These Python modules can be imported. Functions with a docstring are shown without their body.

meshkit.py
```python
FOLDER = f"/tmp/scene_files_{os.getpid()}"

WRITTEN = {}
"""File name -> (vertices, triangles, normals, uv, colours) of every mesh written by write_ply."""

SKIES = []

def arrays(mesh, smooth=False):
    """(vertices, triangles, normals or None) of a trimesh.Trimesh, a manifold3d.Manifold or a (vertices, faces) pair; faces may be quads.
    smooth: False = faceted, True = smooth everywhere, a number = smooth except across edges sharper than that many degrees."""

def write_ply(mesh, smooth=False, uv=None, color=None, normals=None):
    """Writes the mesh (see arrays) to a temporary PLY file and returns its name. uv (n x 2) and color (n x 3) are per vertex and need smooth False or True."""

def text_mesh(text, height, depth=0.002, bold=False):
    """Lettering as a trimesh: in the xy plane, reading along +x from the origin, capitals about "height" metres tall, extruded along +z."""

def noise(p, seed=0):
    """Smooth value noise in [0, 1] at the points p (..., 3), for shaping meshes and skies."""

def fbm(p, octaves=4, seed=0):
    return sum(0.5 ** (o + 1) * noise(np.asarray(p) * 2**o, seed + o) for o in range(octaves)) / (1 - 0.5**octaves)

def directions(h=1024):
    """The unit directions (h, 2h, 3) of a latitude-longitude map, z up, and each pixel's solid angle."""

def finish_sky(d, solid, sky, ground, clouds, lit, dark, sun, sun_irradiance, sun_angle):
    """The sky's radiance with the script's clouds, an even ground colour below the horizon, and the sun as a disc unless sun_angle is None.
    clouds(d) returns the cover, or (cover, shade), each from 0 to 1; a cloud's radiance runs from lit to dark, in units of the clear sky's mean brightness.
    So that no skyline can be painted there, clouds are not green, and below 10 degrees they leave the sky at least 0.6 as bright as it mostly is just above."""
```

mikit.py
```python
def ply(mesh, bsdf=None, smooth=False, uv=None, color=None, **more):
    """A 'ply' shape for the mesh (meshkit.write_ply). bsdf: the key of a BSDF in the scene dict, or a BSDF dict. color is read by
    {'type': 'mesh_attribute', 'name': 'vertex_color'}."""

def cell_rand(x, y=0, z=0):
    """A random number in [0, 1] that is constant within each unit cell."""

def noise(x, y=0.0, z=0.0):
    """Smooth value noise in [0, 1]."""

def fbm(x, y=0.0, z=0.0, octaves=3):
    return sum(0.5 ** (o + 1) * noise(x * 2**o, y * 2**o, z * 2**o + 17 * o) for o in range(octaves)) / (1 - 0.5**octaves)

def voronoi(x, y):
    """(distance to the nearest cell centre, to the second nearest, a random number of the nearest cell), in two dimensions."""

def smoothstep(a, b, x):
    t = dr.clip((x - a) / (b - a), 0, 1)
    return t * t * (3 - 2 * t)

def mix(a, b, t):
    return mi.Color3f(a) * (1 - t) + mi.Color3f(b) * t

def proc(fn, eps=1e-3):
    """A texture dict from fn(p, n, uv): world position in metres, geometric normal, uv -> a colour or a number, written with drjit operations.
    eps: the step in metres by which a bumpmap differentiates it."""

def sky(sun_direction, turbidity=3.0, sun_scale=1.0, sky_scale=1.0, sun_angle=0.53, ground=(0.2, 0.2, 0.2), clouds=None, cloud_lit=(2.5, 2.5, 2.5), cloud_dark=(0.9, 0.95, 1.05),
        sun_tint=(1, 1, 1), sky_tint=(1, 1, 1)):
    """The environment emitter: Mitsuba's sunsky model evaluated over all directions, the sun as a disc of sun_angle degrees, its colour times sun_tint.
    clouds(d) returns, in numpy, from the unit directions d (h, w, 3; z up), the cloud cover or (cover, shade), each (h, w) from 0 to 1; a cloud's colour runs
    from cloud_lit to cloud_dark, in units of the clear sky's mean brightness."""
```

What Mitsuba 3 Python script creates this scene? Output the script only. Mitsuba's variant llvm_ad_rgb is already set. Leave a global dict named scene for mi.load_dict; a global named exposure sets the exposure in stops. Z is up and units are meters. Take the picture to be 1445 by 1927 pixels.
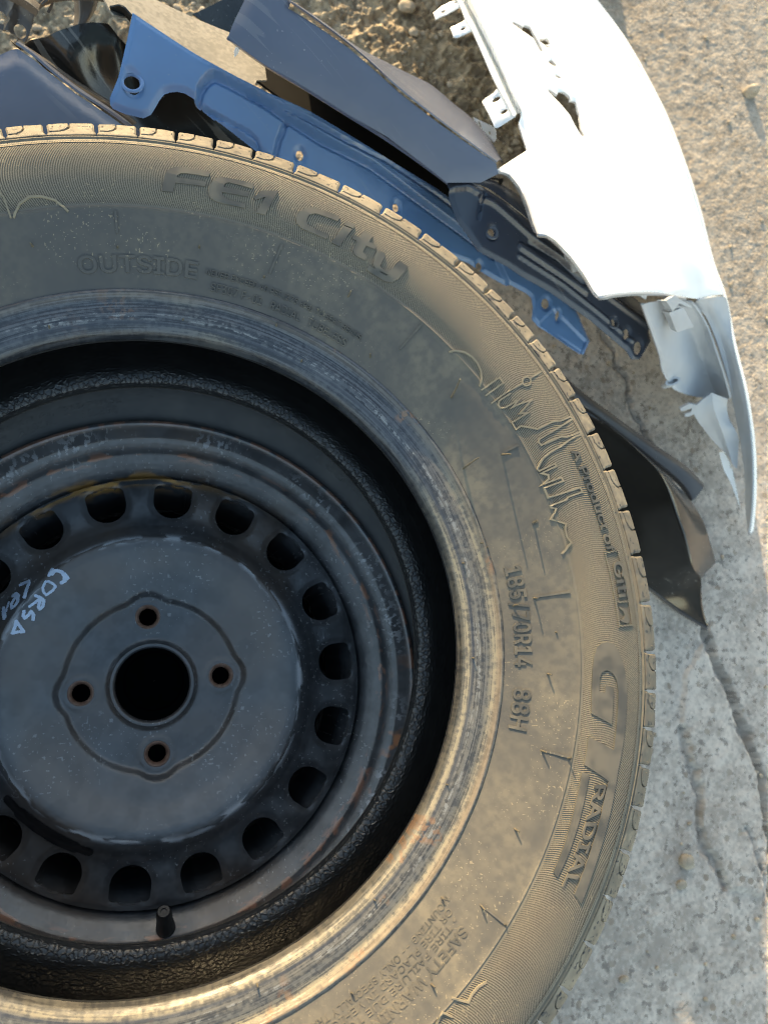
import math, random
import numpy as np, trimesh, shapely, drjit as dr, mitsuba as mi
from shapely.geometry import Polygon, LineString, Point
from scipy.spatial import Delaunay
from scipy.interpolate import RBFInterpolator, PchipInterpolator
import mikit, meshkit
from mikit import proc, noise, fbm, voronoi, smoothstep, mix

T = mi.ScalarTransform4f
scene, labels = {}, {}

# ---------------------------------------------------------------- camera, sky, exposure
CAM = np.array([0.00615, -0.00828, 0.77346])
VIEW = np.array([0.26626, 0.17076, -0.94866])
UP = np.array([0.0, 0.98418, 0.17715])
scene['camera'] = {'type': 'thinlens', 'fov': 51.43, 'fov_axis': 'x', 'near_clip': 0.02, 'far_clip': 200.0,
                   'aperture_radius': 0.0013, 'focus_distance': 0.47,
                   'to_world': T().look_at(origin=CAM.tolist(), target=(CAM + VIEW).tolist(), up=UP.tolist())}
SUN_EL, SUN_AZ = math.radians(14.0), math.radians(101.0)
SUN = [math.cos(SUN_EL) * math.cos(SUN_AZ), math.cos(SUN_EL) * math.sin(SUN_AZ), math.sin(SUN_EL)]
scene['sky'] = mikit.sky(SUN, turbidity=3.0, ground=(0.3, 0.27, 0.22), sky_scale=2.5, sky_tint=(1.24, 1.0, 0.82), sun_tint=(0.90, 1.0, 1.22))
exposure = 3.2

# ---------------------------------------------------------------- helpers
def tag(key, label=None, cat=None, group=None, kind=None):
    d = labels.setdefault(key, {})
    if label: d['label'] = label
    if cat: d['category'] = cat
    if group: d['group'] = group
    if kind: d['kind'] = kind

def numbered(key):
    if key not in scene: return key
    k = 1
    while f'{key}_{k:03d}' in scene: k += 1
    return f'{key}_{k:03d}'

def put(key, mesh, mat, smooth=35, **kw):
    key = numbered(key)
    scene[key] = mikit.ply(mesh, mat, smooth=smooth, **kw)
    return key

def smooth_line(pts, step):
    """Points resampled along a shape-preserving curve."""
    p = np.asarray(pts, float)
    s = np.r_[0, np.cumsum(np.linalg.norm(np.diff(p, axis=0), axis=1))]
    keep = np.r_[True, np.diff(s) > 1e-9]
    p, s = p[keep], s[keep]
    n = max(2, int(np.ceil(s[-1] / step)) + 1)
    t = np.union1d(np.linspace(0, s[-1], n), s)
    return PchipInterpolator(s, p)(t)

def line(pts, step):
    p = np.asarray(pts, float)
    out = [p[:1]]
    for a, b in zip(p[:-1], p[1:]):
        n = max(1, int(np.ceil(np.linalg.norm(b - a) / step)))
        out.append(a + (b - a) * (np.arange(1, n + 1) / n)[:, None])
    return np.vstack(out)

def revolve(prof, segs=360, center=(0, 0), step=0.0012, closed=False, wob=None):
    """(vertices, faces, uv) of a profile of (r, z) turned about the vertical axis; the outside is on the left of the profile's direction."""
    p = smooth_line(prof, step)
    s = np.r_[0, np.cumsum(np.linalg.norm(np.diff(p, axis=0), axis=1))]
    th = np.linspace(0, 2 * np.pi, segs + 1)
    R, TH = np.meshgrid(p[:, 0], th, indexing='ij'); Z = np.repeat(p[:, 1:2], segs + 1, 1)
    if wob is not None: R, Z = wob(R, TH, Z)
    v = np.stack([center[0] + R * np.cos(TH), center[1] + R * np.sin(TH), Z], -1).reshape(-1, 3)
    uv = np.stack([TH / (2 * np.pi), np.repeat(s[:, None], segs + 1, 1)], -1).reshape(-1, 2)
    n, m = len(p), segs + 1
    i, j = np.meshgrid(np.arange(n - 1), np.arange(segs), indexing='ij')
    a, b, c, d = (i * m + j).ravel(), (i * m + j + 1).ravel(), ((i + 1) * m + j + 1).ravel(), ((i + 1) * m + j).ravel()
    f = np.vstack([np.stack([a, d, c], 1), np.stack([a, c, b], 1)])
    return v, f, uv

def rev_put(key, prof, mat, **kw):
    v, f, uv = revolve(prof, **kw)
    m = trimesh.Trimesh(v, f, process=False)
    key = numbered(key)
    scene[key] = mikit.ply(m, mat, smooth=True, uv=uv)
    return key

def solidify(v, f, t, nrm=None):
    """A sheet of triangles thickened by t along its downward normals."""
    m = trimesh.Trimesh(v, f, process=False)
    n = m.vertex_normals if nrm is None else nrm
    nv = len(v)
    e = np.sort(m.edges, axis=1)
    _, idx, cnt = np.unique(e, axis=0, return_index=True, return_counts=True)
    be = m.edges[idx[cnt == 1]]
    side = np.vstack([np.stack([be[:, 1], be[:, 0], be[:, 0] + nv], 1), np.stack([be[:, 1], be[:, 0] + nv, be[:, 1] + nv], 1)])
    return trimesh.Trimesh(np.vstack([v, v - n * t]), np.vstack([f, f[:, ::-1] + nv, side]), process=False)

def tri_poly(poly, res):
    """Points and triangles that fill a shapely polygon (with holes)."""
    rings = [np.asarray(r.coords)[:-1] for r in [poly.exterior, *poly.interiors]]
    pts = [line(np.vstack([r, r[:1]]), res * (0.8 if k == 0 else 0.5))[:-1] for k, r in enumerate(rings)]
    x0, y0, x1, y1 = poly.bounds
    gx, gy = np.meshgrid(np.arange(x0, x1, res), np.arange(y0, y1, res * 0.866))
    gx[1::2] += res / 2
    g = np.stack([gx.ravel(), gy.ravel()], 1)
    inner = poly.buffer(-res * 0.45)
    g = g[shapely.contains_xy(inner, g[:, 0], g[:, 1])]
    p = np.vstack(pts + [g])
    d = Delaunay(p).simplices
    a, b, c = p[d[:, 0]], p[d[:, 1]], p[d[:, 2]]
    area = (b[:, 0] - a[:, 0]) * (c[:, 1] - a[:, 1]) - (b[:, 1] - a[:, 1]) * (c[:, 0] - a[:, 0])
    cen = (a + b + c) / 3
    ok = shapely.contains_xy(poly, cen[:, 0], cen[:, 1]) & (np.abs(area) > 1e-11)
    d = d[ok]; d = np.where(area[ok][:, None] > 0, d, d[:, ::-1])
    used = np.unique(d); remap = np.zeros(len(p), int); remap[used] = np.arange(len(used))
    return p[used], remap[d]

def sm(a, b, x):
    t = np.clip((x - a) / (b - a), 0, 1)
    return t * t * (3 - 2 * t)

def dist_line(p, pl):
    return shapely.distance(shapely.points(p), LineString(pl))

SURF = [None]   # the height of the latest sheet
def surf_z(c): return float(SURF[0](np.array([c[:2]]))[0])
def sheet(outline, holes=(), ctrl=(), t=0.0012, res=0.005, grooves=(), pockets=(), edge=None, zf=None, smoothing=1e-7, seed=0, dent=0.0):
    """A pressed metal or plastic panel: outline and control points give its surface as a height over the ground plan."""
    o = np.asarray(outline, float)
    poly = Polygon(o[:, :2])
    if not poly.is_valid: poly = poly.buffer(0)
    if poly.geom_type != 'Polygon': poly = max(poly.geoms, key=lambda g: g.area)
    for h in holes:
        poly = poly.difference(h if hasattr(h, 'area') else Polygon(np.asarray(h)[:, :2]))
    if poly.geom_type != 'Polygon': poly = max(poly.geoms, key=lambda g: g.area)
    p, f = tri_poly(poly, res)
    if zf is not None:
        z = zf(p[:, 0], p[:, 1])
    else:
        k = np.vstack([o[:, :3]] + ([np.asarray(ctrl, float)] if len(ctrl) else []))
        SURF[0] = RBFInterpolator(k[:, :2], k[:, 2], kernel='thin_plate_spline', smoothing=smoothing, degree=1)
        z = SURF[0](p)
    for pl, w, d in grooves:
        q = dist_line(p, np.asarray(pl)[:, :2])
        z = z - d * (1 - sm(w * 0.25, w * 0.5, q))
    for pl, d, soft in pockets:
        g = Polygon(np.asarray(pl)[:, :2]).buffer(0)
        q = shapely.distance(shapely.points(p), g)
        z = z - d * (1 - sm(0, soft, q))
    if edge:
        q = shapely.distance(shapely.points(p), poly.boundary)
        z = z - edge[1] * (1 - sm(0, edge[0], q))
    if dent:
        z = z + dent * (meshkit.fbm(np.c_[p * 14, p[:, :1] * 0], 2, seed) - 0.5)
    return solidify(np.c_[p, z], f, t)

def loft(rails, t=0.0012, n=60, sub=4, curve=True):
    """A sheet through several rails (polylines with the same sense)."""
    R = []
    for r in rails:
        r = np.asarray(r, float)
        s = np.r_[0, np.cumsum(np.linalg.norm(np.diff(r, axis=0), axis=1))]
        R.append(PchipInterpolator(s / s[-1], r)(np.linspace(0, 1, n)))
    R = np.array(R)
    k = np.arange(len(R))
    tt = np.unique(np.concatenate([np.linspace(a, a + 1, sub + 1) for a in k[:-1]]))
    G = (PchipInterpolator(k, R)(tt) if curve and len(R) > 2 else np.array([np.interp(tt, k, R[:, i, c]) for i in range(n) for c in range(3)]).reshape(n, 3, -1).transpose(2, 0, 1))
    m = len(tt)
    v = G.reshape(-1, 3)
    i, j = np.meshgrid(np.arange(m - 1), np.arange(n - 1), indexing='ij')
    a, b, c, d = (i * n + j).ravel(), (i * n + j + 1).ravel(), ((i + 1) * n + j + 1).ravel(), ((i + 1) * n + j).ravel()
    f = np.vstack([np.stack([a, b, c], 1), np.stack([a, c, d], 1)])
    return solidify(v, f, t)

def disc_hole(c, r, k=24, ry=None, rot=0):
    a = np.linspace(0, 2 * np.pi, k, endpoint=False)
    x, y = r * np.cos(a), (ry or r) * np.sin(a)
    return Polygon(np.c_[c[0] + x * math.cos(rot) - y * math.sin(rot), c[1] + x * math.sin(rot) + y * math.cos(rot)])

# ---------------------------------------------------------------- materials
def two(d): return {'type': 'twosided', 'bsdf': d}
def bump(d, fn, scale, eps): return {'type': 'bumpmap', 'arbitrary': {**proc(fn, eps)}, 'bsdf': d, 'scale': scale}
def pr(c, rough, spec=0.5, metal=0.0, **k):
    return {'type': 'principled', 'base_color': proc(c) if callable(c) else {'type': 'rgb', 'value': list(c)},
            'roughness': proc(rough) if callable(rough) else float(rough), 'specular': float(spec), 'metallic': float(metal), **k}

def polar(p): return dr.sqrt(p.x * p.x + p.y * p.y), dr.atan2(p.y, p.x)

def dust(p, n):
    """How dusty the rubber is, from 0 to 1."""
    big = fbm(p.x * 22, p.y * 22, p.z * 22, 3)
    fine = fbm(p.x * 300, p.y * 300, p.z * 60, 4)
    sme = fbm(p.x * 70 + p.y * 40, p.y * 26 - p.x * 18, 6.0, 3)
    return dr.clip(0.22 + 0.72 * smoothstep(0.16, 0.84, 0.55 * big + 0.45 * sme) * (0.45 + 0.9 * smoothstep(0.25, 0.75, fine)), 0, 1)

def serration(r, th):
    v = r - 0.2470
    ph = th * 1296.0 + 24.0 * (v - 0.0135) * (v - 0.0135) / 0.00130 * 6.2832
    return 0.5 + 0.5 * dr.sin(ph)
def serr_mask(r): return smoothstep(0.2468, 0.2480, r) * (1 - smoothstep(0.2822, 0.2832, r))

def side_col(p, n, uv):
    r, th = polar(p)
    d = dust(p, n)
    ser = smoothstep(0.2452, 0.247, r)
    top_sector = dr.exp(-dr.square((th - 1.75) / 0.95)) * (1 - smoothstep(0.244, 0.252, r))   # darker, greyer tone over the top sector inside the rib
    d = dr.lerp(d, 0.62 + 0.5 * d, ser) * (1 - 0.72 * top_sector)
    c = mix((0.056, 0.058, 0.061), (0.172, 0.151, 0.113), d)
    w = serration(r, th)
    m = serr_mask(r)
    c = mix(c, mix((0.030, 0.029, 0.027), c * 1.35, w), 0.85 * m)
    sp = smoothstep(0.86, 0.92, noise(p.x * 1100, p.y * 1100, 3.0)) * smoothstep(0.5, 0.75, noise(p.x * 40, p.y * 40, 9.0))
    return mix(c, (0.34, 0.28, 0.18), 0.5 * sp)

def side_bump(p, n, uv):
    r, th = polar(p)
    m, w = serr_mask(r), serration(r, th)
    rough = fbm(p.x * 500, p.y * 500, 1.0, 2)
    return m * w * 0.00032 + 0.00006 * rough

def bead_col(p, n, uv):
    r, th = polar(p)
    st = fbm(th * 6, r * 1500, 2.0, 3); fi = fbm(p.x * 520, p.y * 520, 2.0, 3)
    big = fbm(p.x * 14, p.y * 14, 5.0, 3)
    c = mix((0.024, 0.029, 0.038), (0.074, 0.082, 0.094), smoothstep(0.32, 0.68, 0.7 * st + 0.3 * fi))
    low = smoothstep(0.25, 0.75, big + 0.42 * dr.cos(th + 0.95))  # tan tone grows towards the lower right, blue black stays above
    bd = 0.30 + 0.70 * dr.exp(-dr.square((r - 0.1840) / 0.0017)) + 0.55 * dr.exp(-dr.square((r - 0.2000) / 0.0032))
    c = mix(c, (0.265, 0.228, 0.155), dr.clip(low * bd * (0.35 + 0.75 * smoothstep(0.30, 0.66, 0.5 * st + 0.5 * fi)), 0, 0.95))
    c = mix(c, (0.175, 0.125, 0.075), 0.55 * dr.exp(-dr.square((r - 0.2022) / 0.0016)) * (0.3 + 0.7 * low))
    c = mix(c, (0.035, 0.041, 0.054), 0.75 * dr.exp(-dr.square((r - 0.1868) / 0.0009)))
    pale_streak = smoothstep(0.50, 0.70, fbm(th * 14, r * 1300, 7.0, 3)) * smoothstep(0.40, 0.62, fi) * dr.exp(-dr.square((r - 0.1905) / 0.0026))
    c = mix(c, (0.28, 0.29, 0.29), 0.5 * pale_streak)  # broken pale ring on the bead
    rust = smoothstep(0.64, 0.72, fbm(p.x * 45, p.y * 45, 11.0, 2)) * smoothstep(-0.05, 0.1, p.x + 0.4 * dr.abs(p.y) - 0.05) * smoothstep(0.45, 0.6, fbm(p.x * 420, p.y * 420, 3.0, 3))
    c = mix(c, (0.24, 0.13, 0.065), 0.5 * rust)
    toe = 1 - smoothstep(0.1815, 0.1835, r)
    return mix(c, c * 0.55, toe)

def bead_bump(p, n, uv):
    r, th = polar(p)
    return 0.00014 * fbm(th * 20, r * 1200, 3.0, 3) + 0.00025 * fbm(p.x * 220, p.y * 220, 1.0, 2)

def block_col(p, n, uv):
    f = fbm(p.x * 180, p.y * 180, p.z * 180, 3)
    b = fbm(p.x * 24, p.y * 24, 2.0, 2)
    c = mix((0.125, 0.108, 0.083), (0.225, 0.192, 0.140), smoothstep(0.3, 0.7, 0.5 * f + 0.5 * b))
    return mix(c, (0.055, 0.053, 0.05), smoothstep(0.66, 0.74, fbm(p.x * 420, p.y * 420, p.z * 420, 2)))

def letter_col(p, n, uv):
    f = fbm(p.x * 90, p.y * 90, 4.0, 3)
    return mix((0.062, 0.060, 0.053), (0.125, 0.111, 0.086), smoothstep(0.3, 0.7, f))

def liner_col(p, n, uv):
    return mix((0.012, 0.013, 0.015), (0.028, 0.028, 0.027), fbm(p.x * 60, p.y * 60, p.z * 60, 2))

def liner_bump(p, n, uv):
    a, b, c = voronoi(uv.x * 1.7 * 200, uv.y * 260 + 0.6 * noise(uv.x * 900, uv.y * 200))
    ridge = dr.exp(-dr.square((uv.x * 132 - dr.floor(uv.x * 132) - 0.5) * 13))
    return 0.00045 * smoothstep(0.02, 0.25, b - a) + 0.00025 * ridge

WX, WY = -0.0019, -0.0252
def wheel_col(p, n, uv):
    x, y = p.x - WX, p.y - WY
    r = dr.sqrt(x * x + y * y); th = dr.atan2(y, x)
    b = fbm(p.x * 16, p.y * 16, 3.0, 3); f = fbm(p.x * 130, p.y * 130, 8.0, 3)
    c = mix((0.036, 0.038, 0.041), (0.086, 0.088, 0.093), smoothstep(0.25, 0.75, 0.6 * b + 0.4 * f))
    br = smoothstep(0.44, 0.68, fbm(p.x * 14, p.y * 14, 21.0, 3) + 0.10 * dr.exp(-dr.square(r / 0.06)))
    c = mix(c, (0.092, 0.070, 0.056), 0.8 * br)
    crest = dr.exp(-dr.square((r - 0.1075 - 0.004 * (noise(th * 3, 1.0, 5.0) - 0.5)) / 0.0022))
    c = mix(c, (0.42, 0.43, 0.45), 0.75 * crest * smoothstep(0.46, 0.60, fbm(th * 7, r * 300, 4.0, 3)))
    chip = smoothstep(0.54, 0.64, fbm(p.x * 380, p.y * 380, 31.0, 4)) * dr.exp(-dr.square((r - 0.1855) / 0.004)) * smoothstep(0.3, 0.6, noise(th * 6, 4.0, 2.0))
    c = mix(c, (0.30, 0.31, 0.33), 0.8 * chip)
    sp = smoothstep(0.84, 0.93, noise(p.x * 640, p.y * 640, 1.0)) * smoothstep(0.45, 0.7, noise(p.x * 34, p.y * 34, 2.0))
    c = mix(c, (0.26, 0.26, 0.26), 0.65 * sp)
    stain = smoothstep(0.50, 0.66, fbm(p.x * 75, p.y * 75, 41.0, 4))
    c = mix(c, c * 0.6, 0.5 * stain)
    # orange rust along the weld of the disc and the lip
    ang = dr.exp(-dr.square((th - 1.75) / 0.42))
    rust = dr.exp(-dr.square((r - 0.1575) / 0.0042)) * smoothstep(0.40, 0.58, fbm(th * 10, r * 220, 3.0, 3)) * ang
    c = mix(c, (0.50, 0.26, 0.07), dr.clip(1.5 * rust, 0, 0.95))
    rr = dr.exp(-dr.square((r - 0.1745) / 0.0028)) * smoothstep(0.54, 0.68, fbm(th * 16, r * 320, 13.0, 3))
    lip = dr.exp(-dr.square((r - 0.1935) / 0.0016)) * smoothstep(0.36, 0.5, fbm(th * 25, r * 90, 17.0, 2))
    c = mix(c, (0.28, 0.13, 0.075), dr.clip(0.9 * rr + 0.65 * lip, 0, 0.9))
    low = smoothstep(0.60, 0.70, fbm(p.x * 70, p.y * 70, 23.0, 3)) * smoothstep(0.178, 0.184, r) * smoothstep(0.2, -0.4, dr.sin(th))
    return mix(c, (0.36, 0.15, 0.06), 0.85 * low)

def wheel_rough(p, n, uv): return 0.26 + 0.20 * fbm(p.x * 60, p.y * 60, 5.0, 2)
def wheel_bump(p, n, uv):
    return 0.00025 * fbm(p.x * 70, p.y * 70, 2.0, 2) + 0.00010 * noise(p.x * 600, p.y * 600, 2.0)

def scratch(c0, c1, amt):
    def fn(p, n, uv):
        f = fbm(p.x * 20, p.y * 20, p.z * 20, 3)
        sp = smoothstep(0.90, 0.95, noise(p.x * 640, p.y * 640, p.z * 640)) * smoothstep(0.42, 0.6, noise(p.x * 28, p.y * 28, 1.0))
        q = p.x * 0.55 + p.y * 0.83
        w = p.x * 0.83 - p.y * 0.55
        sc = smoothstep(0.83, 0.87, noise(q * 520, w * 17, 4.0)) * smoothstep(0.5, 0.7, noise(p.x * 22, p.y * 22, 7.0))
        c = mix(c0, c1, smoothstep(0.3, 0.75, f))
        return mix(c, (0.42, 0.40, 0.36), amt * dr.clip(sp + 0.4 * sc, 0, 1))
    return fn

def white_col(p, n, uv):
    f = fbm(p.x * 18, p.y * 18, p.z * 18, 3)
    return mix((0.80, 0.80, 0.78), (0.72, 0.715, 0.69), smoothstep(0.45, 0.8, f))

def ground_masks(p):
    w = fbm(p.x * 7, p.y * 7, 3.0, 2) - 0.5
    g = smoothstep(0.40, 0.56, p.y + 0.22 * w) * (1 - smoothstep(0.40, 0.56, p.x + 0.2 * w - 0.1 * (p.y - 0.6)))
    return g

def ground_col(p, n, uv):
    g = ground_masks(p)
    big = fbm(p.x * 9, p.y * 9, 1.0, 3); mid = fbm(p.x * 55, p.y * 55, 4.0, 3); fine = fbm(p.x * 330, p.y * 330, 6.0, 2)
    con = mix((0.31, 0.276, 0.238), (0.55, 0.495, 0.43), smoothstep(0.27, 0.73, 0.30 * big + 0.35 * mid + 0.35 * fine))
    pit = smoothstep(0.60, 0.76, fbm(p.x * 190, p.y * 190, 9.0, 4))
    con = mix(con, (0.15, 0.135, 0.12), 0.7 * pit)
    a, b, k = voronoi(p.x * 75, p.y * 75)
    agg = (1 - smoothstep(0.22, 0.30, a)) * smoothstep(0.78, 0.82, k)
    con = mix(con, mix((0.20, 0.16, 0.12), (0.52, 0.48, 0.42), noise(k * 91.0)), 0.75 * agg)
    dirt = mix((0.15, 0.12, 0.085), (0.41, 0.335, 0.23), smoothstep(0.25, 0.75, 0.5 * mid + 0.5 * fine))
    sandy = smoothstep(0.45, 0.75, p.x + 0.35 * (p.y - 0.2)) * smoothstep(0.05, 0.45, p.y)
    con = mix(con, mix((0.185, 0.158, 0.124), (0.335, 0.292, 0.233), smoothstep(0.25, 0.75, 0.5 * mid + 0.5 * fine)), 0.75 * sandy)
    return mix(con, dirt, g)

def ground_bump(p, n, uv):
    return 0.0016 * fbm(p.x * 620, p.y * 620, 2.0, 2) + 0.0007 * fbm(p.x * 200, p.y * 170, 7.0, 2)

def stone_col(p, n, uv):
    a, b, k = voronoi(p.x * 60, p.y * 60)
    f = fbm(p.x * 240, p.y * 240, p.z * 240, 2)
    return mix((0.20, 0.17, 0.13), (0.47, 0.41, 0.32), dr.clip(0.6 * k + 0.5 * f - 0.05, 0, 1))

M = scene
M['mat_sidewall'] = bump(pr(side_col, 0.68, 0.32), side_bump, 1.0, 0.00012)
M['mat_bead'] = bump(pr(bead_col, 0.40, 0.5), bead_bump, 1.0, 0.0002)
M['mat_block'] = bump(pr(block_col, 0.65, 0.35), lambda p, n, uv: 0.0005 * fbm(p.x * 260, p.y * 260, p.z * 260, 2), 1.0, 0.0003)
M['mat_letter'] = pr(letter_col, 0.5, 0.45)
M['mat_ridge'] = pr(lambda p, n, uv: mix((0.15, 0.13, 0.094), (0.24, 0.205, 0.145), fbm(p.x * 120, p.y * 120, 4.0, 2)), 0.55, 0.45)
M['mat_liner'] = bump(two(pr(liner_col, 0.26, 0.6)), liner_bump, 1.0, 0.0003)
M['mat_carcass'] = two(pr((0.05, 0.046, 0.04), 0.6, 0.4))
M['mat_lower_tyre'] = bump(pr(lambda p, n, uv: mix((0.05, 0.05, 0.05), (0.09, 0.084, 0.075), fbm(p.x * 60, p.y * 60, 2.0, 3)), 0.5, 0.4), lambda p, n, uv: 0.0003 * fbm(p.x * 300, p.y * 300, 1.0, 2), 1.0, 0.0005)
M['mat_whisker'] = pr((0.10, 0.085, 0.06), 0.6)
M['mat_wheel'] = bump(two(pr(wheel_col, wheel_rough, 1.0)), wheel_bump, 1.0, 0.0005)
M['mat_bare_ring'] = two(pr(lambda p, n, uv: mix((0.13, 0.065, 0.04), (0.24, 0.15, 0.11), fbm(p.x * 300, p.y * 300, 1.0, 2)), 0.45, 0.5))
M['mat_marker'] = pr(lambda p, n, uv: mix((0.50, 0.60, 0.75), (0.66, 0.74, 0.86), fbm(p.x * 400, p.y * 400, 1.0, 2)), 0.45)
M['mat_smear'] = bump(pr((0.008, 0.008, 0.009), 0.35), lambda p, n, uv: 0.001 * fbm(p.x * 150, p.y * 150, 1.0, 2), 1.0, 0.0005)
M['mat_valve'] = pr((0.018, 0.018, 0.018), 0.5)
M['mat_blue'] = two(pr(scratch((0.095, 0.19, 0.37), (0.11, 0.215, 0.41), 0.2), 0.22, 0.5, clearcoat=0.6, clearcoat_gloss=0.85))
M['mat_navy'] = two(pr(scratch((0.070, 0.082, 0.118), (0.088, 0.100, 0.138), 0.25), 0.22, 0.5, clearcoat=1.0, clearcoat_gloss=0.95))
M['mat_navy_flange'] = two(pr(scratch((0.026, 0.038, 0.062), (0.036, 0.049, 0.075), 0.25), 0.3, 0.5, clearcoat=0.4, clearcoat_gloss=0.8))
M['mat_rim_edge'] = two(pr((0.09, 0.11, 0.14), 0.4, 0.5))
M['mat_matt_black'] = two(pr((0.008, 0.008, 0.008), 0.85, 0.15))
M['mat_black'] = two(pr(scratch((0.006, 0.006, 0.006), (0.009, 0.009, 0.008), 0.6), 0.16, 0.5, clearcoat=1.0, clearcoat_gloss=0.97))
M['mat_black_plastic'] = two(pr((0.012, 0.012, 0.012), 0.4))
M['mat_silver'] = two(pr((lambda p, n, uv: mix((0.105, 0.10, 0.088), (0.215, 0.20, 0.175), smoothstep(0.2, 0.8, 0.5 * fbm(p.x * 30, p.y * 30, 1.0, 3) + 0.5 * fbm(p.x * 420, p.y * 420, 1.0, 2)))), 0.42, 0.5))
M['mat_white'] = two(pr(white_col, 0.35, 0.5, clearcoat=0.4, clearcoat_gloss=0.9))
M['mat_grey_inside'] = two(pr(lambda p, n, uv: mix((0.33, 0.345, 0.36), (0.42, 0.43, 0.44), fbm(p.x * 40, p.y * 40, p.z * 40, 3)), 0.4, 0.5))
M['mat_bracket'] = two(pr(scratch((0.055, 0.052, 0.055), (0.095, 0.082, 0.07), 0.4), 0.35, 0.5))
M['mat_ground'] = bump(pr(ground_col, 0.9, 0.2), ground_bump, 1.0, 0.0006)
M['mat_stone'] = pr(stone_col, 0.85, 0.25)

# ---------------------------------------------------------------- the ground
def ground_h(x, y):
    P = np.stack([x, y, x * 0 + 3.7], -1)
    fb = lambda k, o, s: meshkit.fbm(P * k, o, s)
    w = fb(7, 2, 5) - 0.5
    g = sm(0.40, 0.56, y + 0.22 * w) * (1 - sm(0.40, 0.56, x + 0.2 * w - 0.1 * (y - 0.6)))
    z = 0.006 * (fb(6, 2, 1) - 0.5) + 0.0022 * (fb(45, 3, 2) - 0.5) + 0.0012 * (fb(170, 2, 3) - 0.5)
    lump = np.abs(fb(42, 2, 11) - 0.5) * 2
    z = z + g * (0.018 * (fb(16, 2, 12) - 0.5) + 0.026 * (fb(55, 4, 11) - 0.5) + 0.005 * (meshkit.noise(P * 210, 13) - 0.5))
    sandy = sm(0.45, 0.75, x + 0.35 * (y - 0.2)) * sm(0.05, 0.45, y) * (1 - g)
    Q = np.stack([x * 0.55 + y * 0.3, y - 0.3 * x, x * 0 + 1], -1)
    z = z + sandy * 0.0016 * (meshkit.fbm(Q * 170, 2, 14) - 0.5)
    return z

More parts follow.
